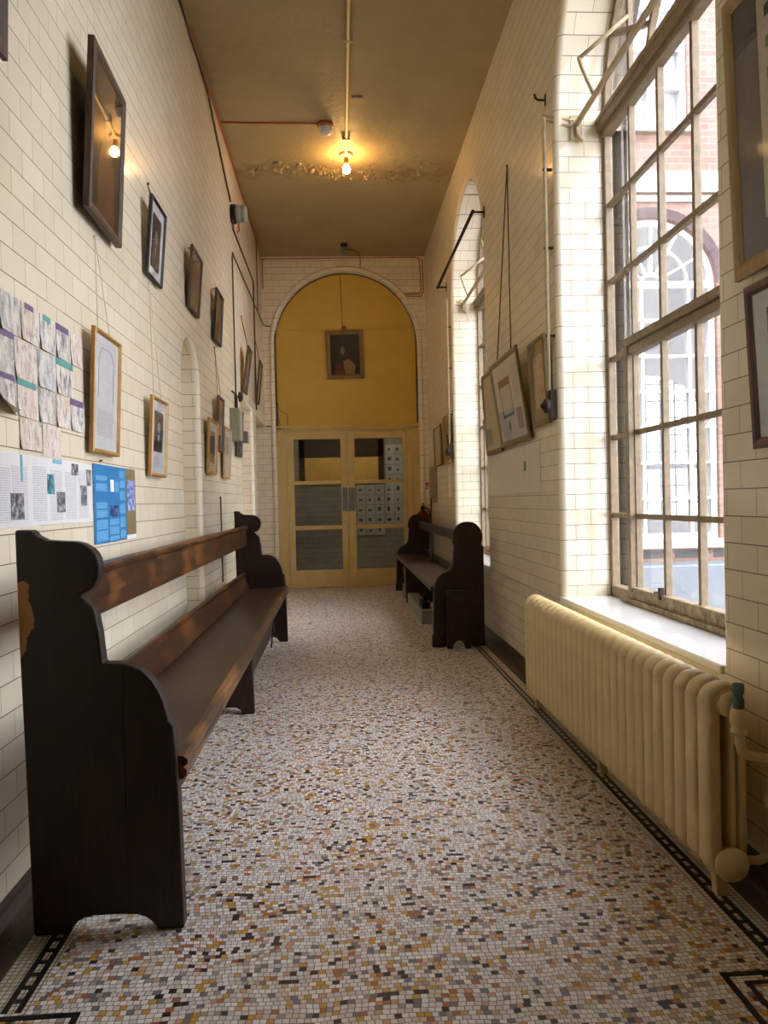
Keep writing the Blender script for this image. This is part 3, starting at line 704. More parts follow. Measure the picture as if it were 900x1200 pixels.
MB().tube([(px_, py_, vz-.14), (px_, py_, .16), (px_-.006, py_+.004, .13), (px_-.03, py_+.02, .112), (px_-.05, py_+.03, .11)], .0115, 12).build('pipe', 'rad', V)
MB().lathe([(.017, -.014), (.017, .014)], (px_, py_, .27), 'z', 14).box(px_, XR-.001, py_-.006, py_+.006, .264, .276).build('pipe_clip', 'rad', V)

# ------------------------------------------------------------------ framed pictures
def wall_xf(side, y, z):
    if side == 'L': return (XL+.001, y, z), PI/2
    if side == 'R': return (XR-.001, y, z), -PI/2
    return (y, YF+.099, z), 0
def ell(cx, cz, rx, rz, n=20): return [(cx+rx*math.cos(2*PI*k/n), cz+rz*math.sin(2*PI*k/n)) for k in range(n)]
def picture(name, lab, cat, side, a, b, z0, z1, tilt, fm, bar=.022, ob=.03, mat='mat', inner=None, art=None, cord=0, group=None, glass=True, thk=.018, cm='darkcable', roll=0, yaw=0, sp=0, dx=0, cr=.0018):
    """hangs on a wall: local x to the viewer's right, local y into the wall, local z up; the lower edge rests on the wall"""
    c = (a+b)/2; w = b-a; h = (z1-z0)/math.cos(tilt*PI/180)
    loc, rz = wall_xf(side, c, z0); r = empty(name, loc, rz, tilt*PI/180, label=lab, cat=cat, group=group)
    r.rotation_euler[2] += yaw*PI/180
    if roll: r.rotation_euler[1] = roll*PI/180
    hw = w/2; m = MB(); f = -ob
    # mitred frame with a stepped profile
    bk = min(-.001, f+thk); prof = [(0, bk), (0, f+.004), (.3*bar, f), (.65*bar, f+.002), (bar, f+.009), (bar, bk)]
    cor = [(-hw, 0, 1, 1), (hw, 0, -1, 1), (hw, h, -1, -1), (-hw, h, 1, -1)]
    rings = [[(cx+sx*t_, y, cz+sz*t_) for t_, y in prof] for cx, cz, sx, sz in cor]
    vs = [v for rg in rings for v in rg]; n = len(prof); fs = []
    for i in range(4):
        j = (i+1) % 4
        for k in range(n): fs.append((i*n+k, j*n+k, j*n+(k+1) % n, i*n+(k+1) % n))
    m.add(vs, fs); m.build('frame', fm, r)
    iw, y = hw-bar, f+.0115
    MB().box(-iw, iw, y, bk+.0005, bar, h-bar).build('mat_board', mat, r)
    if art: art(r, iw, bar, h-bar, y)
    if glass: MB().box(-iw, iw, f+.0085, f+.0095, bar, h-bar).build('glass', 'pglass', r)
    if cord:
        th = tilt*PI/180; H = h*math.cos(th)+cord; sp = sp or min(.08, w*.3)
        ax, ay, az = dx, H*math.sin(th)-.006, H*math.cos(th)      # the nail, on the wall itself
        MB().tube([(-sp, bk, h-.03), (ax-.002, ay, az-.01), (ax, ay, az)], cr, 5).tube([(sp, bk, h-.03), (ax+.002, ay, az-.01)], cr, 5)\
            .lathe([(.006, -.004), (.008, 0), (.003, .006)], (ax, ay, az), 'y', 8).build('hanging_cord', cm, r)
    return r
def flat(r, nm, mat, rect, y, lift=.0008):
    x0, x1, z0, z1 = rect; return MB().box(x0, x1, y-lift, y, z0, z1).build(nm, mat, r)
def sheet(r, nm, mat, poly, y, lift=.0008): return MB().prism(poly, y-lift, y, 'xz').build(nm, mat, r)
def art_portrait(dark='photobg', head='skin', coat='inkdark', m=.2, textstrip=False):
    def f(r, iw, z0, z1, y):
        h = z1-z0; a, b = z0+h*(.30 if textstrip else m*.6), z1-h*.14; w = iw*.62
        flat(r, 'photograph', dark, (-w, w, a, b), y)
        hh = b-a; cx = -w*.05; cz = a+hh*.63
        sheet(r, 'coat_print', coat, [(-w*.95, a+.001), (w*.95, a+.001), (w*.9, a+hh*.25), (w*.35, a+hh*.40), (-w*.35, a+hh*.42), (-w*.9, a+hh*.24)], y-.0008, .0004)
        sheet(r, 'hair_print', coat, ell(cx, cz+hh*.035, w*.42, hh*.165), y-.0012, .0004)
        sheet(r, 'face_print', head, ell(cx, cz-hh*.02, w*.32, hh*.13), y-.0016, .0004)
        sheet(r, 'collar_print', 'paper', [(cx-w*.14, a+hh*.42), (cx+w*.14, a+hh*.42), (cx, a+hh*.22)], y-.0016, .0004)
        if textstrip: flat(r, 'caption', 'text', (-w, w, z0+h*.08, z0+h*.24), y)
    return f
def art_text(mat='text', frac=(.12, .36), w=.62):
    def f(r, iw, z0, z1, y):
        h = z1-z0
        flat(r, 'printed_text', mat, (-iw*w, iw*w, z0+h*frac[0], z0+h*frac[1]), y)
        MB().tube([(-iw*w, y, z0+h*.45), (-iw*w, y, z0+h*.8), (-iw*w*.6, y, z0+h*.9), (iw*w*.6, y, z0+h*.9), (iw*w, y, z0+h*.8), (iw*w, y, z0+h*.45)], .0012, 4).build('printed_outline', 'matgrey', r)
    return f
def art_oil(r, iw, z0, z1, y):
    h = z1-z0
    sheet(r, 'painted_figure', 'brownframe', [(-iw*.6, z0+.001), (iw*.7, z0+.001), (iw*.55, z0+h*.4), (iw*.2, z0+h*.55), (-iw*.25, z0+h*.55), (-iw*.55, z0+h*.35)], y)
    sheet(r, 'painted_face', 'matolive', ell(-iw*.02, z0+h*.66, iw*.2, h*.1), y)
def art_plain(mat, m=.12):
    def f(r, iw, z0, z1, y): h = z1-z0; flat(r, 'print', mat, (-iw*(1-2*m), iw*(1-2*m), z0+h*m, z1-h*m), y)
    return f
def art_cert(r, iw, z0, z1, y):
    h = z1-z0
    flat(r, 'heading', 'matgrey', (-iw*.65, iw*.25, z0+h*.70, z0+h*.80), y)
    m = MB()
    for q in ((-iw*.60, -iw*.55, .34, .70), (iw*.20, iw*.25, .34, .70), (-iw*.60, iw*.25, .30, .34)): m.box(q[0], q[1], y-.0008, y, z0+h*q[2], z0+h*q[3])
    m.build('border_print', 'matgrey', r)
    flat(r, 'printed_text', 'text', (-iw*.5, iw*.12, z0+h*.38, z0+h*.66), y)
    sheet(r, 'drawn_crest', 'photobg', [(-iw*.22, z0+h*.08), (-iw*.12, z0+h*.16), (-iw*.15, z0+h*.25), (-iw*.25, z0+h*.25), (-iw*.28, z0+h*.16)], y)
    flat(r, 'pink_panel', plain('pink_print', (196, 150, 138), .7), (iw*.45, iw*.8, z0+h*.10, z0+h*.36), y)
    flat(r, 'side_text', 'text', (iw*.42, iw*.85, z0+h*.45, z0+h*.9), y)
def art_stamps(r, iw, z0, z1, y):
    h = z1-z0; x0, x1 = -iw*.62, -iw*.22
    flat(r, 'album_strip', 'paperdim', (x0, x1, z0+h*.12, z1-h*.06), y)
    cols = [(60, 70, 84), (74, 66, 60), (120, 110, 90), (168, 84, 60), (150, 130, 50), (60, 80, 90), (70, 90, 96), (190, 80, 50), (120, 120, 140), (180, 130, 50), (84, 96, 100), (170, 120, 60), (190, 130, 90), (90, 90, 84)]
    for i, c in enumerate(cols):
        z = z1-h*.10-(i+.5)*h*.058; mt = plain('stamp_ink', c, .5)
        xx = x0+.022+(.03 if i % 2 else .012)
        flat(r, 'stamp', mt, (xx, xx+.026, z-.014, z+.014), y-.0008)
        flat(r, 'stamp', mt, (xx+.04, xx+.066, z-.02, z+.008), y-.0008)

picture('oil_painting', 'large dark framed oil painting, highest near the viewer on the left wall', 'painting', 'L', 2.655, 3.09, 2.10, 2.68, 3.3, 'darkframe', .032, .05, 'oil', art=art_oil, thk=.026, yaw=1.8)
picture('framed_photograph', 'small black framed photograph with white mat hanging from a short cord, upper left wall', 'framed photo', 'L', 3.567, 3.85, 2.15, 2.51, 5, 'blackframe', .012, art=art_portrait('inkdark'), cord=.10)
picture('framed_print', 'brown framed dim print, upper left wall above the tiled niche', 'framed print', 'L', 4.55, 4.88, 2.25, 2.61, 4.9, 'darkframe', .02, mat='matolive', art=art_plain('photobg'), cord=.03)
picture('framed_print', 'narrow dark frame catching lamp light, upper left wall just past the niche', 'framed print', 'L', 5.484, 5.79, 2.253, 2.62, 4, 'blackframe', .02, mat='oil', art=art_plain('oil', .1), cord=.03)
picture('framed_document', 'tall gilt frame with pale document, above the blue poster', 'framed document', 'L', 2.708, 3.026, 1.265, 1.705, 2.6, 'gold', .016, art=art_text(), cord=.36, cm='paperdim')
picture('framed_portrait', 'gilt framed black and white portrait of a person in a dark coat, left wall', 'framed portrait', 'L', 3.522, 3.833, 1.21, 1.58, 3, 'gold', .016, art=art_portrait(textstrip=True), cord=.55, cm='paperdim')
picture('framed_portrait', 'small gilt framed picture with a dark centre just beyond the niche, left wall', 'framed portrait', 'L', 5.07, 5.42, 1.28, 1.65, 2.5, 'gold', .02, art=art_plain(photo_mat('dim_engraving', 3, (40, 44, 54), (120, 124, 130)), .18))
picture('framed_print', 'dark framed brown print hanging by long cords between two pale frames, left wall', 'framed print', 'L', 5.455, 5.72, 1.455, 1.85, 3.3, 'darkframe', .02, mat='matolive', art=art_plain(photo_mat('sepia_print', 5, (80, 64, 44), (150, 130, 96)), .1), cord=.36)
picture('framed_document', 'gilt framed pale document beside the grey meter box, left wall', 'framed document', 'L', 5.75, 6.08, 1.27, 1.66, 3, 'gold', .016, art=art_plain('text', .12))
picture('framed_print', 'brown framed print half hidden behind the grey meter box', 'framed print', 'L', 6.56, 6.86, 1.485, 1.89, 3, 'darkframe', .022, mat='matolive', art=art_plain('photobg', .15))
picture('framed_print', 'dark frame leaning well out from the wall above the side doorway', 'framed print', 'L', 7.09, 7.38, 2.12, 2.54, 8, 'darkframe', .02, mat='oil', art=art_plain('photobg'), cord=.3)
picture('framed_print', 'farthest dark framed print high on the left wall near the arch', 'framed print', 'L', 8.25, 8.52, 2.17, 2.62, 6, 'darkframe', .02, mat='oil', art=art_plain('photobg'), cord=.3)
picture('framed_print', 'dark frame cut off by the top left corner of the view', 'framed print', 'L', 1.45, 2.07, 2.25, 2.9, 2, 'darkframe', .05, .04, 'oil', art=art_plain('photobg'))
picture('stamp_display', 'large pale wooden frame of stamps on slate grey mat, right edge of the view', 'framed stamps', 'R', 1.36, 2.036, 1.648, 2.395, 2, 'palewood', .042, .035, 'matgrey', art=art_stamps)
picture('framed_print', 'brown framed print with pale mat hanging below the stamp display', 'framed print', 'R', 1.40, 1.965, 1.185, 1.612, 2.7, 'brownframe', .028, art=art_plain(photo_mat('blue_grey_print', 8, (70, 78, 84), (140, 150, 156)), .12))
picture('framed_certificate', 'large olive gilt frame of a printed certificate leaning far out from the right wall', 'framed certificate', 'R', 4.30, 5.045, 1.41, 1.95, 8, 'oliveframe', .032, .035, 'paper', art=art_cert, cord=1.25, sp=.20, dx=-.165, cr=.004)
picture('framed_document', 'olive gilt frame of pale document beside the far window, behind the large certificate', 'framed document', 'R', 5.07, 5.59, 1.39, 1.97, 3, 'oliveframe', .03, mat='paperdim', art=art_plain('text2', .14))
picture('framed_print', 'olive gilt frame with faded pink print beside the near window gear', 'framed print', 'R', 3.915, 4.235, 1.459, 1.93, 3, 'oliveframe', .024, mat='matolive', art=art_plain(sketch_mat('faded_pink_print', 4, [(196, 150, 136), (180, 140, 120), (150, 110, 96)], (200, 186, 160)), .16))
picture('framed_print', 'pale framed print above the right bench beside the far window gear', 'framed print', 'R', 7.40, 7.84, 1.43, 1.92, 2.3, 'palewood', .024, mat='matolive', art=art_plain('photobg', .2))
picture('framed_document', 'dim framed document above the far end of the right bench', 'framed document', 'R', 8.05, 8.62, 1.44, 1.88, 1.5, 'oliveframe', .02, mat='paperdim', art=art_plain('text2'))
def art_figure(r, iw, z0, z1, y):
    h = z1-z0
    sheet(r, 'red_cloth', plain('dull_red_paint', (96, 40, 26), .35), [(-iw*.8, z0+.001), (-iw*.02, z0+.001), (-iw*.12, z0+h*.25), (-iw*.62, z0+h*.28)], y)
    sheet(r, 'pale_robe', plain('dull_ochre_paint', (150, 118, 66), .35), [(-iw*.02, z0+.001), (iw*.62, z0+.001), (iw*.7, z0+h*.22), (iw*.25, z0+h*.40), (-iw*.15, z0+h*.33)], y)
    sheet(r, 'hair', plain('dark_brown_paint', (42, 28, 20), .35), ell(-iw*.06, z0+h*.62, iw*.30, h*.19), y)
    sheet(r, 'face', plain('pale_flesh_paint', (128, 104, 78), .35), ell(-iw*.16, z0+h*.60, iw*.15, h*.10), y-.0008)
pic = picture('oil_painting', 'small dark painting of a pale robed figure on the ochre boards above the doors', 'painting', 'F', -.105, .365, 2.605, 3.205, 1.5, 'oliveframe', .055, .03, 'oil', art=art_figure, roll=-1)
MB().tube([(0, -.012, .60), (-.02, -.004, .68), (-.02, .0, 1.30)], .004, 6).lathe([(.03, -.01), (.034, 0), (.02, .01)], (0, -.02, .625), 'y', 10).build('hanging_cord', 'brass', pic)

# ------------------------------------------------------------------ papers on the left wall
def card(name, lab, cat, y0, y1, z0, z1, mat, group=None, side='L', rot=0, curl=0):
    loc, rz = wall_xf(side, (y0+y1)/2, (z0+z1)/2); w, h = (y1-y0)/2, (z1-z0)/2
    m = MB(); n = 6; vs = []
    for i in range(n+1):
        for j in range(n+1):
            u, v = -1+2*i/n, -1+2*j/n; lift = curl*max(0, (-v-u*.5-.3))**2
            vs.append((u*w, -.0012-lift, v*h))
    fs = [(i*(n+1)+j, (i+1)*(n+1)+j, (i+1)*(n+1)+j+1, i*(n+1)+j+1) for i in range(n) for j in range(n)]
    k = len(vs); vs2 = [(x, y+.0008, z) for x, y, z in vs]; fs2 = [tuple(reversed([q+k for q in f])) for f in fs]
    edge = [i*(n+1) for i in range(n+1)]+[n*(n+1)+j for j in range(1, n+1)]+[i*(n+1)+n for i in range(n-1, -1, -1)]+[j for j in range(n-1, 0, -1)]
    fe = [(edge[i], edge[(i+1) % len(edge)], edge[(i+1) % len(edge)]+k, edge[i]+k) for i in range(len(edge))]
    m.add(vs+vs2, fs+fs2+fe)
    o = m.build(name, mat); o.location = loc; o.rotation_euler = (0, rot, rz)
    return tag(o, lab, cat, group)
purple, teal, grey, pink, blue = (112, 92, 128), (90, 160, 150), (138, 136, 138), (206, 168, 148), (150, 158, 186)
rowspec = [(1.545, 1.655, [1.80, 1.93, 2.055, 2.19, 2.325, 2.455, 2.585, 2.715]),
           (1.430, 1.545, [1.87, 2.00, 2.14, 2.30, 2.45, 2.60]),
           (1.325, 1.432, [1.90, 2.03, 2.15, 2.30, 2.44, 2.57, 2.715]),
           (1.235, 1.325, [2.16, 2.31]), ]
words_ = {0: 'top', 1: 'second', 2: 'third', 3: 'bottom'}
tone = [('purple and grey', [grey, purple, (104, 90, 116)]), ('grey and blue', [blue, grey, (110, 112, 124)]), ('pink and cream', [pink, (214, 190, 170), (150, 130, 120)]), ('teal edged grey', [grey, teal, (120, 130, 126)]), ('pale pink', [pink, grey, (170, 150, 140)])]
k = 0
ordinal = ['first', 'second', 'third', 'fourth', 'fifth', 'sixth', 'seventh', 'eighth']
for ri, (z0, z1, ys) in enumerate(rowspec):
    for i, (a, b) in enumerate(zip(ys, ys[1:])):
        nm, cs = tone[(ri*2+i*3+k) % 5]; k += 1
        o = card('taped_drawing', '%s drawing, %s from left in the %s row of taped drawings' % (nm, ordinal[i], words_[ri]), 'drawing', a+.002, b-.002, z0+.002, z1-.002,
                 sketch_mat('drawing_%s' % nm.replace(' ', '_'), k*1.37, cs, (224, 215, 196)), 'taped drawings on the left wall', rot=random.uniform(-.012, .012), curl=.04 if (ri == 2 and i == 1) else .004)
        if (ri*3+i*2) % 5 in (0, 1, 3):
            t_ = MB().box(-(b-a)/2*random.choice([1, 1, .6]), (b-a)/2*random.choice([1, .7, .3]), -.0024, -.0016, (z1-z0)/2-random.uniform(.014, .022), (z1-z0)/2+.001).build('tape_strip', plain('purple_tape', purple, .5) if i % 2 else plain('teal_tape', teal, .5), o)
card('taped_drawing', 'pale pink smudged drawing hanging lowest right in the taped collage', 'drawing', 2.325, 2.47, 1.228, 1.325, sketch_mat('drawing_faint_pink', 77, tone[4][1]), 'taped drawings on the left wall')

def poster(name, lab, cat, side, y0, y1, z0, z1, base, blocks):
    loc, rz = wall_xf(side, (y0+y1)/2, z0); r = empty(name, loc, rz, 0, label=lab, cat=cat); w = (y1-y0)
    MB().box(-w/2, w/2, -.0022, -.001, 0, z1-z0).build('poster_sheet', base, r)
    for nm, mt, a, b, c, d in blocks:   # fractions
        MB().box(-w/2+a*w, -w/2+b*w, -.003, -.0021, c*(z1-z0), d*(z1-z0)).build(nm, mt, r)
    return r
ph = [photo_mat('grey_photo_print', 1), photo_mat('grey_photo_print', 5), photo_mat('teal_photo_print', 9, (30, 60, 66), (120, 190, 200), (60, 130, 140)), photo_mat('grey_photo_print', 12)]
Y0 = 1.55
fy = lambda y: (y-Y0)/(2.762-Y0)
bl = []
for y in (1.60, 1.73, 1.86, 1.99, 2.10, 2.24, 2.37, 2.50, 2.62):
    bl.append(('text_block', 'text', fy(y), fy(y+.10), .06+.02*random.random(), .9-.1*random.random()))
bl += [('blue_rule', plain('blue_ink', (110, 180, 200), .5), fy(2.155), fy(2.168), .62, .99), ('blue_label', plain('blue_ink', (130, 190, 210), .5), fy(2.395), fy(2.47), .93, 1.0),
       ('photo_print', ph[0], fy(2.085), fy(2.17), .10, .46), ('photo_print', ph[2], fy(2.345), fy(2.40), .46, .76), ('photo_print', ph[1], fy(2.42), fy(2.49), .18, .50),
       ('photo_print', ph[3], fy(2.555), fy(2.62), .78, .97), ('photo_print', ph[0], fy(2.64), fy(2.70), .28, .62), ('photo_print', ph[1], fy(2.705), fy(2.75), .62, .9)]
# keep the printed photographs in front of the text
loc, rz = wall_xf('L', 0, 0)
pr = poster('text_poster', 'wide white sheet of printed columns and small photos below the taped drawings', 'poster', 'L', Y0, 2.762, 1.02, 1.222, 'paper', [])
W_ = 2.762-Y0
for i, (nm, mt, a, b, c, d) in enumerate(bl):
    e = .0034 if nm != 'text_block' else .0026
    MB().box(-W_/2+a*W_, -W_/2+b*W_, -e, -.0021, c*.202, d*.202).build(nm, mt, pr)
bb = [('blue_field', 'blueposter', 0, .74, 0, 1), ('brown_field', 'olivepaper', .74, 1, .06, 1)]
bp = poster('blue_poster', 'bright blue printed poster with white text above the back of the left bench', 'poster', 'L', 2.775, 3.335, .935, 1.228, 'paper', bb)
for a, b, c, d, mt in [(.04, .28, .80, .86, 'blueblock'), (.04, .28, .66, .76, 'blueblock'), (.04, .28, .44, .52, 'blueblock'), (.04, .28, .33, .42, 'blueblock'), (.04, .28, .18, .30, 'blueblock'), (.04, .28, .03, .16, 'blueblock'),
                       (.32, .54, .22, .30, 'blueblock'), (.32, .54, .10, .20, 'blueblock'), (.32, .54, .02, .08, 'blueblock'), (.46, .55, .66, .80, 'blueblock'), (.57, .70, .86, .95, 'blueblock'), (.57, .70, .72, .82, 'blueblock'), (.57, .70, .55, .68, 'blueblock'), (.57, .70, .36, .50, 'blueblock'), (.57, .70, .18, .32, 'blueblock'), (.57, .70, .03, .14, 'blueblock'),
                       (.36, .44, .66, .82, 'paper'), (.34, .54, .33, .48, photo_mat('navy_photo', 4, (20, 40, 90), (90, 140, 190), (40, 80, 130))), (.77, .97, .40, .84, photo_mat('blue_mosaic_photo', 6, (60, 70, 150), (200, 210, 226), (120, 140, 190)))]:
    w = .56; MB().box(-w/2+a*w, -w/2+b*w, -.0038, -.0029, c*.293, d*.293).build('printed_block', mt, bp)
# papers on the right wall under the frames
pt = poster('notice_sheet', 'wide pale sheet of small print on the right wall below the certificate', 'poster', 'R', 4.19, 5.66, 1.10, 1.385, 'paperdim', [])
for i in range(9):
    a = -.72+i*.16; MB().box(a, a+.13, -.003, -.0021, .02, .26).build('text_block', 'text2', pt)
MB().box(.36, .42, -.0034, -.0021, .13, .19).build('photo_print', 'photobg', pt)
o = MB().box(XR-.012, XR-.001, 8.66, 9.2, 1.04, 1.46).build('notice_board', 'matolive', None, .002); tag(o, 'olive brown board on the right wall above the far end of the right bench', 'notice board')
o = MB().box(XR-.004, XR-.001, 7.5, 7.75, 1.10, 1.40).build('paper_sheet', 'paperdim'); tag(o, 'pale paper on the right wall below the farther framed prints', 'paper')

# ------------------------------------------------------------------ far wall fire equipment
r = empty('fire_sign', (1.092, YF-.001, 1.248), label='small red and white fire extinguisher sign on the far tiled wall', cat='sign')
MB().box(-.036, .036, -.003, 0, -.04, .04).build('sign_plate', 'signred', r)
MB().box(-.018, -.002, -.0042, -.003, -.028, .016).box(-.013, -.007, -.0042, -.003, .016, .026).prism([(.008, -.028), (.024, -.028), (.020, -.002), (.016, .012), (.011, -.004)], -.0042, -.003, 'xz').build('pictogram', 'paper', r)
FE = empty('fire_extinguisher', (1.03, 9.28, .46), label='red fire extinguisher with black handle behind the far end of the right bench', cat='fire extinguisher')
MB().lathe([(.06, 0), (.075, .01), (.078, .03), (.078, .40), (.07, .44), (.045, .475), (.025, .49)], n=24).build('cylinder_body', 'red', FE)
MB().lathe([(.022, .488), (.026, .50), (.022, .53)], n=12).box(-.012, .012, -.05, .03, .53, .545).box(-.010, .010, -.06, .02, .555, .572).build('valve_handle', 'plastic_dark', FE)
MB().tube([(.02, 0, .52), (.07, -.03, .50), (.085, -.05, .38), (.082, -.05, .2)], .01, 8).build('hose', 'plastic_dark', FE)
MB().box(-.06, .06, .07, .135, .15, .25).build('wall_bracket', 'iron', FE)
o = MB().tube([(1.075, 9.14, .0), (1.122, 9.13, 1.10)], .008, 8).build('wooden_stick', 'bench2'); tag(o, 'thin dark stick leaning on the right wall behind the bench end', 'stick')

# ------------------------------------------------------------------ ceiling fittings and cables
zc = CH-.001
cd = empty('ceiling_conduit', (0, 0, 0), label='cream painted conduit running along the ceiling to the bare bulb', cat='conduit')
MB().tube([(.112, YB+.1, zc-.014), (.138, 6.62, zc-.014)], .012, 10).build('pipe', 'creampipe', cd)
for y in (5.0, 6.35): MB().box(.10, .165, y-.008, y+.008, zc-.03, zc).build('pipe_clip', 'creampipe', cd)
r = empty('bare_bulb_light', (.138, 6.66, zc), label='bare lit light bulb hanging from a ceiling rose', cat='ceiling lamp')
MB().lathe([(.058, 0), (.058, -.012), (.045, -.028), (.02, -.032)], n=20).build('ceiling_rose', 'creampipe', r)
MB().lathe([(.018, -.03), (.020, -.045), (.018, -.085), (.014, -.09)], n=16).build('bulb_holder', 'brass', r)
MB().lathe([(.013, -.088), (.017, -.10), (.029, -.118), (.033, -.137), (.029, -.157), (.015, -.168), (.004, -.171)], n=20).build('bulb', 'bulb', r)
r = empty('smoke_detector', (-.035, 6.14, zc), label='white round smoke detector at the end of the red ceiling cable', cat='smoke detector')
MB().lathe([(.065, 0), (.065, -.018), (.055, -.022)], n=24).build('base', 'redcable', r)
MB().lathe([(.052, -.02), (.056, -.03), (.056, -.05), (.046, -.06), (.042, -.075), (.03, -.082)], n=24).build('sensor_head', 'whiteplastic', r)
o = MB().box(.17, .25, 5.71, 5.735, zc-.006, zc).build('ceiling_label', 'matgrey', None, .001); tag(o, 'small grey strip stuck to the ceiling beside the conduit', 'label strip')
r = empty('ceiling_lamp_fitting', (.135, 8.98, zc), label='unlit dark lamp holder on the ceiling just before the far arch', cat='ceiling lamp')
MB().lathe([(.04, 0), (.045, -.015), (.02, -.03)], n=16).build('base', 'iron', r)
MB().lathe([(.018, -.03), (.022, -.05), (.035, -.07), (.038, -.10), (.02, -.125)], n=16).build('bulb', 'greyplastic', r)
MB().tube([(.02, 0, -.06), (.09, .03, -.05), (.17, .1, -.06), (.20, .30, -.08), (.20, .43, -.14)], .005, 6).build('flex', 'darkcable', r)
# flaking paint on the ceiling
m = MB()
for i in range(260):
    cx = random.choice([random.uniform(-.72, .35), random.uniform(-.72, .35), random.uniform(.5, .85)]); cy = 7.02+random.gauss(0, .07)+.1*math.sin(cx*4); a = random.uniform(0, PI); l = random.uniform(.005, .019); w = l*random.uniform(.3, .8); d = random.uniform(.006, .02)
    ca, sa = math.cos(a), math.sin(a)
    pts = [(-l, -w, 0), (l, -w, 0), (l*1.1, w, -d), (-l*.8, w, -d*random.uniform(.3, 1))]
    q = [(cx+x*ca-y*sa, cy+x*sa+y*ca, zc-.0005+z) for x, y, z in pts]
    m.add(q+[(x, y, z+.0008) for x, y, z in q], [(0, 1, 2, 3), (7, 6, 5, 4), (0, 4, 5, 1), (1, 5, 6, 2), (2, 6, 7, 3), (3, 7, 4, 0)])
o = m.build('flaking_paint', plain('flaked_paint', (180, 162, 120), .7)); tag(o, 'band of curled flaking paint on the ceiling near the bulb', 'flaking paint', kind='stuff')

def cable(name, lab, mat, *runs, r=.006, cat='cable'):
    m = MB()
    for p in runs: m.tube(p, r, 6)
    return tag(m.build(name, mat), lab, cat)
XW = XL+.0115
def jit(pts, n=8, s=.006):
    out = []
    for a, b in zip(pts, pts[1:]):
        for k in range(n):
            f = k/n; out.append(tuple(a[i]*(1-f)+b[i]*f+(random.uniform(-s, s) if i == 2 or i == 1 else 0) for i in range(3)))
    out.append(pts[-1]); return out
cable('red_cable', 'red brown cable along the left wall top, branching across the ceiling to the detector', 'redcable', [(XW, 4.9, 4.085), (XW, 9.405, 4.085)], [(XW, 6.11, 4.092), (-.08, 6.12, 4.092)], r=.007)
cable('red_cable', 'double red brown cable around the top of the far arch', 'redcable', [(-.86, YF-.009, 4.068), (1.03, YF-.009, 4.082), (1.07, YF-.009, 4.04), (1.085, YF-.009, 3.68), (1.06, YF-.009, 3.635), (.86, YF-.009, 3.625), (.83, YF-.012, 3.57)],
      [(.98, YF-.009, 4.085), (1.055, YF-.009, 4.075), (1.105, YF-.009, 4.04), (1.115, YF-.009, 3.66), (1.08, YF-.009, 3.60), (.90, YF-.009, 3.60)], [(-.862, YF-.009, 4.07), (-.862, YF-.009, 3.70)])
cable('black_cable', 'wavy black cable clipped along the upper left wall down to the alarm sounder', 'darkcable', jit([(XW, YB, 4.03), (XW, 4.4, 4.06), (XW, 5.5, 4.05), (XW, 5.75, 3.96), (XW, 6.16, 3.82), (XW, 6.64, 3.68)], 10), r=.009)
cable('black_cable', 'brown cable from the alarm sounder along the wall and down beside the doorway', 'darkcable', [(XW+.02, 6.6, 3.51), (XW+.02, 6.62, 3.43), (XW+.02, 8.1, 3.43), (XW+.02, 8.15, 3.40), (XW+.02, 8.15, 2.07)], r=.008)
cable('black_cable', 'thin dark cable looping down from high on the left wall to the round bell', 'darkcable', [(XW, 6.66, 2.03), (XW, 6.66, 3.2), (XW, 6.70, 3.26), (XW, 6.8, 3.25), (XW, 9.39, 3.262), (XW+.02, YF-.008, 3.25), (-.80, YF-.008, 3.245), (-.765, YF-.004, 3.24), (-.738, YF+.05, 3.2), (-.736, YF+.06, 3.0), (-.736, YF+.06, 2.03)], r=.007)
cable('black_cable', 'dark cable dropping down the far end of the left wall', 'darkcable', jit([(XW, 8.75, 4.08), (XW, 8.77, 3.7), (XW, 8.76, 3.28)], 6, .004), r=.005)
cable('black_cable', 'thin loose wires at the left corner of the ochre boards', 'darkcable', jit([(-.742, YF+.08, 2.35), (-.70, YF+.08, 2.22), (-.66, YF+.085, 2.20), (-.61, YF+.085, 2.18), (-.61, YF+.09, 2.04)], 4, .006), [(-.74, YF+.085, 2.25), (-.70, YF+.09, 2.04)], r=.003)
cable('black_cable', 'thin wire across the far tiled pier above the side doorway', 'darkcable', [(XL+.01, YF-.008, 2.02), (-.80, YF-.006, 2.02), (-.75, YF-.004, 2.02)], r=.006)

r = empty('alarm_sounder', (XL+.001, 6.72, 3.60), label='round grey and black alarm sounder high on the left wall', cat='alarm sounder')
MB().lathe([(.075, 0), (.082, .01), (.082, .045)], axis='x', n=24).build('sounder_back', 'plastic_dark', r)
MB().lathe([(.070, .045), (.076, .05), (.076, .085), (.066, .09), (.066, .10), (.074, .105), (.072, .13), (.05, .14)], axis='x', n=24).build('sounder_body', 'greyplastic', r)
MB().tube([(.06, .05, -.03), (.05, .16, -.08), (.02, .30, -.06), (.012, .42, .08)], .006, 6).build('sounder_wire', 'redcable', r)
r = empty('wall_bell', (XL+.001, 6.66, 2.0), label='small dark round bell above the grey meter box', cat='bell')
MB().lathe([(.035, 0), (.035, .02), (.012, .022), (.012, .035), (.042, .036), (.046, .05), (.035, .066), (.01, .072)], axis='x', n=20).build('bell_gong', 'iron', r)
MB().box(0, .018, -.025, .025, -.09, -.02).build('bell_box', 'plastic_dark', r)
r = empty('meter_box', (XL+.001, 6.32, 1.60), label='olive grey metal box projecting from the left wall', cat='electrical box')
MB().box(0, .075, 0, .20, 0, .265).build('box_body', 'greybox', r, .004)
MB().box(.075, .081, .01, .19, .01, .255).build('box_lid', 'greybox', r, .002)
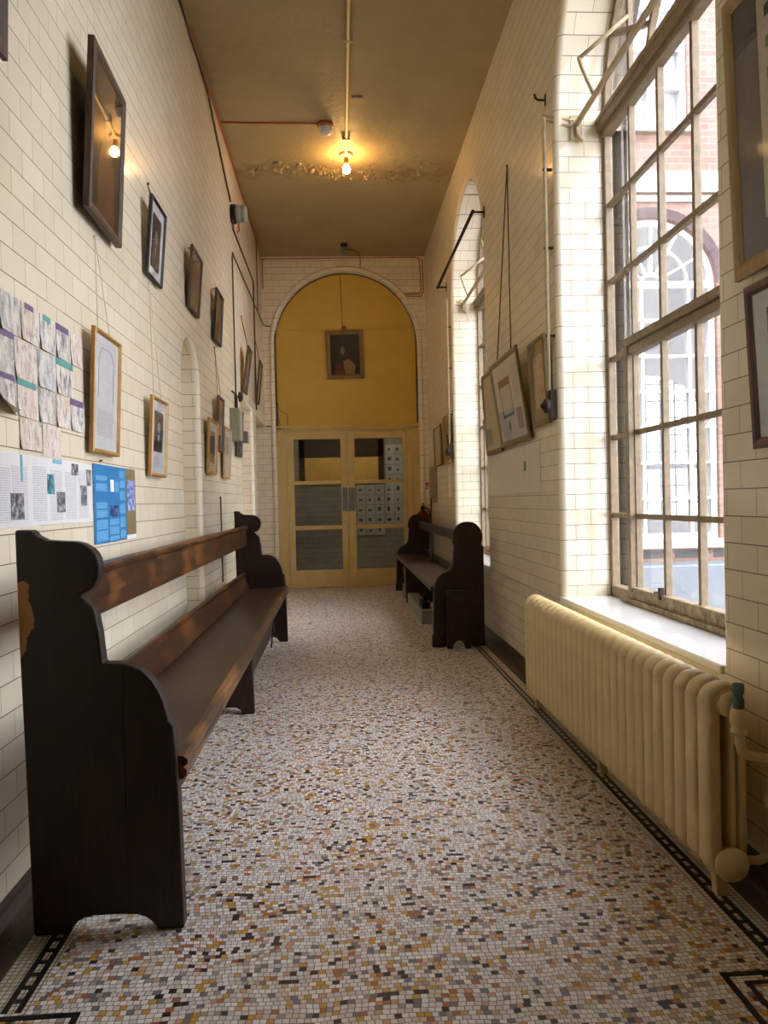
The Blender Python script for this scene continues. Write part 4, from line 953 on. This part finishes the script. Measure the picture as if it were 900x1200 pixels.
MB().tube([(.05, .10, .265), (.05, .10, .38), (.008, .10, .42)], .008, 8).build('box_conduit', 'darkcable', r)
o = MB().box(XL+.001, XL+.07, 6.93, 7.03, 1.63, 1.73).box(XL+.001, XL+.03, 6.95, 7.01, 1.73, 1.80).build('junction_box', 'matgrey', None, .004); tag(o, 'small dark grey box at the edge of the side doorway', 'electrical box')
o = MB().tube([(XL+.012, 5.66, .50), (XL+.012, 5.66, 1.13)], .006, 6).build('wall_crack_pipe', 'darkcable'); tag(o, 'thin dark upright wire on the left wall above the bench', 'wire')

# ------------------------------------------------------------------ window opening gear
def gear(c, far, name, lab, dark):
    """winding gear of one tall window; far = Y of its far jamb"""
    r = empty(name, (0, 0, 0), label=lab, cat='window opener')
    yg = far+.045; xw = XR-.036
    MB().tube([(xw, yg, 1.62), (xw, yg, 2.99), (xw-.005, yg-.02, 3.01)], .010, 8).build('drive_rod', 'hardware', r)
    for z in (1.9, 2.35, 2.75): MB().box(xw-.011, XR-.001, yg-.006, yg+.006, z-.006, z+.006).build('rod_clip', 'iron', r)
    MB().box(XR-.036, XR-.001, yg-.016, yg+.016, 1.47, 1.62).lathe([(.032, 0), (.038, -.010), (.038, -.022), (.022, -.03), (.009, -.045)], (XR-.038, yg, 1.54), 'x', 16).build('winding_box', 'iron', r, .003)
    MB().tube([(xw-.01, yg-.02, 3.02), (XR+.06, far+.0, 2.985), (XR+.105, far-.012, 2.975)], .007, 8).tube([(xw+.01, yg-.02, 2.99), (XR+.06, far+.0, 2.955), (XR+.105, far-.012, 2.945)], .007, 8).build('crank_arm', 'hardware', r)
    xr_ = XR+.115
    MB().tube([(xr_, far-.005, 2.955), (xr_, c-WHW+.02, 2.955)], .014, 12).build('cross_shaft', 'hardware', r)
    m = MB(); m.tube([(xr_, far-.004, 2.955), (xr_, far-.02, 2.90), (xr_+.03, far-.03, 2.86)], .011, 8).box(xr_-.03, xr_+.03, far-.012, far-.001, 2.88, 3.0)
    m.build('shaft_bracket', 'hardware', r)
    for yy in (far-.28, c-WHW+.35):
        m = MB(); m.tube([(xr_, yy, 2.96), (xr_-.04, yy+.05, 3.12), (xr_-.05, yy+.06, 3.17)], .010, 8).tube([(xr_-.05, yy+.06, 3.165), (XG-.02, yy-.05, 3.30)], .010, 8)
        m.build('lever_arm', 'hardware', r)
    return r
gear(W1, W1+WHW, 'window_winding_gear', 'cream painted winding gear and shaft across the near window', False)
gear(W2, W2+WHW, 'window_winding_gear', 'cream painted winding gear and arms on the far window', False)
r = empty('curtain_rod', (0, 0, 0), label='dark iron rod on two wall brackets in front of the far window arch', cat='rod')
MB().tube([(XR-.09, 5.60, 3.20), (XR-.09, 7.62, 3.20)], .013, 10).build('rod', 'iron', r)
for y in (5.62, 7.60):
    MB().tube([(XR-.09, y, 3.20), (XR-.002, y, 3.20)], .008, 8).box(XR-.006, XR-.001, y-.012, y+.012, 3.16, 3.24).build('rod_bracket', 'iron', r)
r = empty('wall_hook', (XR-.001, 3.95, 3.15), label='small dark iron hook beside the near window', cat='hook')
MB().box(-.004, 0, -.01, .01, -.03, .03).tube([(0, 0, 0), (-.04, 0, 0), (-.055, 0, .012), (-.058, 0, .03)], .006, 8).build('hook_arm', 'iron', r)
r = empty('wall_hook', (XL+.001, 2.86, 1.24), label='tiny nail in the left wall just above the blue poster', cat='hook')
MB().tube([(0, 0, 0), (.012, 0, .002)], .003, 6).build('nail', 'iron', r)
o = MB().tube([(XG-.05, W1-WHW+.12, 1.30), (XG-.14, W1-WHW+.02, 1.35)], .010, 6).build('casement_stay', 'iron'); tag(o, 'dark iron stay handle at the near side of the near window', 'window stay')

# ------------------------------------------------------------------ light, camera
w = bpy.data.worlds.new('overcast_sky'); bpy.context.scene.world = w; w.use_nodes = True
nt = w.node_tree; bg = nt.nodes['Background']; bg.inputs[0].default_value = (.90, .94, 1.08, 1); bg.inputs[1].default_value = 10.6

cam = bpy.data.cameras.new('camera'); co = bpy.data.objects.new('camera', cam); col.objects.link(co)
cam.sensor_fit = 'HORIZONTAL'; cam.sensor_width = 36; cam.lens = 889.58/900*36; cam.clip_start = .02
yaw, pitch, roll, ze = .0595, -.0143, -.0231, 1.068
fw = Vector((math.sin(yaw), math.cos(yaw), 0)); rt = Vector((math.cos(yaw), -math.sin(yaw), 0)); up = Vector((0, 0, 1))
f2 = fw*math.cos(pitch)+up*math.sin(pitch); u2 = up*math.cos(pitch)-fw*math.sin(pitch)
r3 = rt*math.cos(roll)+u2*math.sin(roll); u3 = u2*math.cos(roll)-rt*math.sin(roll)
co.matrix_world = Matrix(((r3.x, u3.x, -f2.x, 0), (r3.y, u3.y, -f2.y, 0), (r3.z, u3.z, -f2.z, ze), (0, 0, 0, 1)))
sc = bpy.context.scene; sc.camera = co
vs = sc.view_settings; sc.display_settings.display_device = 'sRGB'
vs.view_transform = 'Standard'; vs.look = 'None'; vs.gamma = 1; vs.use_curve_mapping = False; vs.exposure = 0.0
cy = sc.cycles
cy.max_bounces = 10; cy.diffuse_bounces = 6; cy.glossy_bounces = 4; cy.transparent_max_bounces = 16; cy.transmission_bounces = 4
cy.sample_clamp_indirect = 6; cy.use_denoising = True; cy.caustics_reflective = False; cy.caustics_refractive = False
